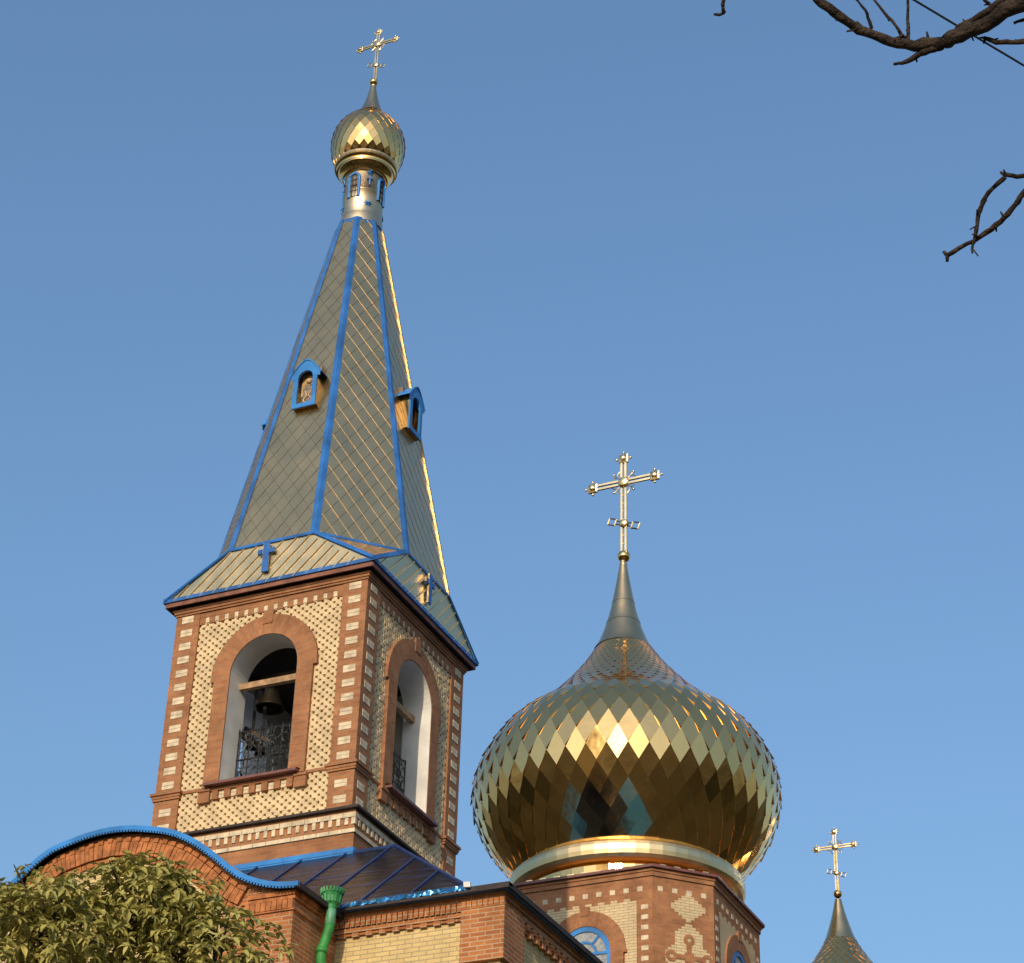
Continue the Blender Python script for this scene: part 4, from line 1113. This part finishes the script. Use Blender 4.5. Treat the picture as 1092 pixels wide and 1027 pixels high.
limb([(16.36, -23.63, 7.55), (16.33, -23.66, 7.63), (16.27, -23.71, 7.74), (16.2, -23.8, 7.9)], [0.0077, 0.0064, 0.0051, 0.0026], 6)
limb([(16.37, -23.63, 7.55), (16.385, -23.67, 7.66), (16.41, -23.72, 7.78), (16.42, -23.8, 7.95)], [0.0070, 0.0058, 0.0045, 0.0026], 6)
limb([(16.70, -23.62, 7.61), (16.66, -23.66, 7.68), (16.65, -23.72, 7.80)], [0.0083, 0.0064, 0.0038], 6)
limb([(17.4, -23.6, 7.42), (17.0, -23.55, 7.45), (16.82, -23.54, 7.475), (16.70, -23.55, 7.50), (16.64, -23.57, 7.53)], [0.0141, 0.0115, 0.0102, 0.0090, 0.0077], 7)
limb([(17.0, -23.55, 7.62), (16.86, -23.56, 7.58), (16.76, -23.58, 7.55)], [0.0090, 0.0077, 0.0064], 6)
for p, d in (((16.22, -23.72, 7.60), (-.02, -.01, .035)), ((16.31, -23.66, 7.56), (.05, .01, .018)), ((16.20, -23.74, 7.585), (-.04, .0, .004)), ((16.14, -23.8, 7.66), (-.03, 0, -.01)), ((16.44, -23.61, 7.56), (.0, -.01, .03)), ((16.9, -23.64, 7.64), (.01, 0, .05)), ((16.6, -23.6, 7.58), (-.01, 0, .03))):
    p = Vector(p); b.tube([p, p+Vector(d)], [0.0070, 0.0038], 5)
# lower twig pair at the right edge
limb([(18.4, -24.05, 5.6), (17.8, -23.6, 6.5), (17.1, -23.3, 7.02), (16.80, -23.21, 7.115), (16.66, -23.18, 7.07), (16.60, -23.15, 7.025), (16.53, -23.13, 6.985), (16.44, -23.12, 6.95), (16.33, -23.11, 6.915)], [.05, .035, .02, .015, .0125, .011, .0105, .0095, .0085], 7, 4, .25)
limb([(17.1, -23.3, 7.02), (16.80, -23.24, 7.10), (16.67, -23.225, 7.112), (16.605, -23.23, 7.135)], [.014, .012, .010, .009], 6, 4, .25)
limb([(16.605, -23.228, 7.125), (16.53, -23.21, 7.085), (16.485, -23.185, 7.035), (16.465, -23.16, 6.985), (16.445, -23.13, 6.945), (16.43, -23.115, 6.925), (16.425, -23.105, 6.90)], [.010, .010, .0095, .008, .007, .005, .004], 6, 4, .25)
for (p, r) in rb.sample([q for q in BUDS if q[1] > .006], 60):      # buds and short spurs along the boughs
    d = Vector((rb.gauss(0, 1), rb.gauss(0, 1), rb.gauss(0, 1)+.2)).normalized()
    b.tube([p, p+d*(r+rb.uniform(.008, .022))], [.006, .003], 4)
b.tube([(16.605, -23.228, 7.128), (16.588, -23.235, 7.150)], [.008, .005], 5)
for q0, q1, q2 in (((16.25, -23.71, 7.60), (16.24, -23.75, 7.66), (16.21, -23.80, 7.70)), ((16.95, -23.62, 7.62), (16.93, -23.66, 7.72), (16.95, -23.72, 7.84)), ((17.05, -23.62, 7.60), (16.98, -23.60, 7.70), (16.98, -23.66, 7.82)), ((16.78, -23.62, 7.60), (16.80, -23.66, 7.66), (16.86, -23.70, 7.74))):
    p_, r_ = rough([q0, q1, q2], [.008, .006, .003], 5, .4); b.tube(p_, r_, 5)
b.tube([(16.33, -23.11, 6.915), (16.318, -23.115, 6.935)], [.009, .006], 5); b.tube([(16.33, -23.11, 6.915), (16.325, -23.10, 6.893)], [.009, .006], 5)
b.tube([(16.43, -23.112, 6.915), (16.445, -23.10, 6.885)], [.004, .003], 4); b.tube([(16.466, -23.16, 6.985), (16.435, -23.16, 6.972)], [.004, .003], 4)
# twig tip at the top edge
limb([(18.4, -24.2, 8.3), (17.3, -24.2, 9.0), (16.3, -24.05, 8.6), (15.82, -24.0, 7.95), (15.75, -23.97, 7.71), (15.735, -23.94, 7.665), (15.70, -23.945, 7.668)], [.05, .035, .02, .010, .008, .007, .005], 6, 5, .25)
limb([(18.35, -24.1, 7.6), (18.9, -23.6, 8.4), (19.3, -23.2, 9.2)], [.06, .04, .015]); limb([(18.4, -24.2, 8.2), (18.0, -24.8, 9.0), (17.8, -25.2, 9.8)], [.05, .03, .012]); limb([(18.45, -24.1, 5.0), (19.2, -24.6, 6.2), (19.6, -25.0, 7.6)], [.07, .04, .012])
b.build('limb', M['bark'], BR, ob_)

# ------------------------------------------------------------------ overhead cable
b = MB()
A, B = Vector((16.151, -22.34, 9.049)), Vector((16.527, -21.754, 9.009)); d = (B-A).normalized()
b.smooth = True; b.tube([A+d*t+Vector((0, 0, .0006*t*t)) for t in (-24, -16, -10, -6, -3, -1, 0, .5, 1, 2, 4, 7, 12, 20, 30)], .006, 6)
tag(b.build('cable', M['cable'], None, A), 'thin black overhead cable slanting behind the bare branch at the top right', 'cable')
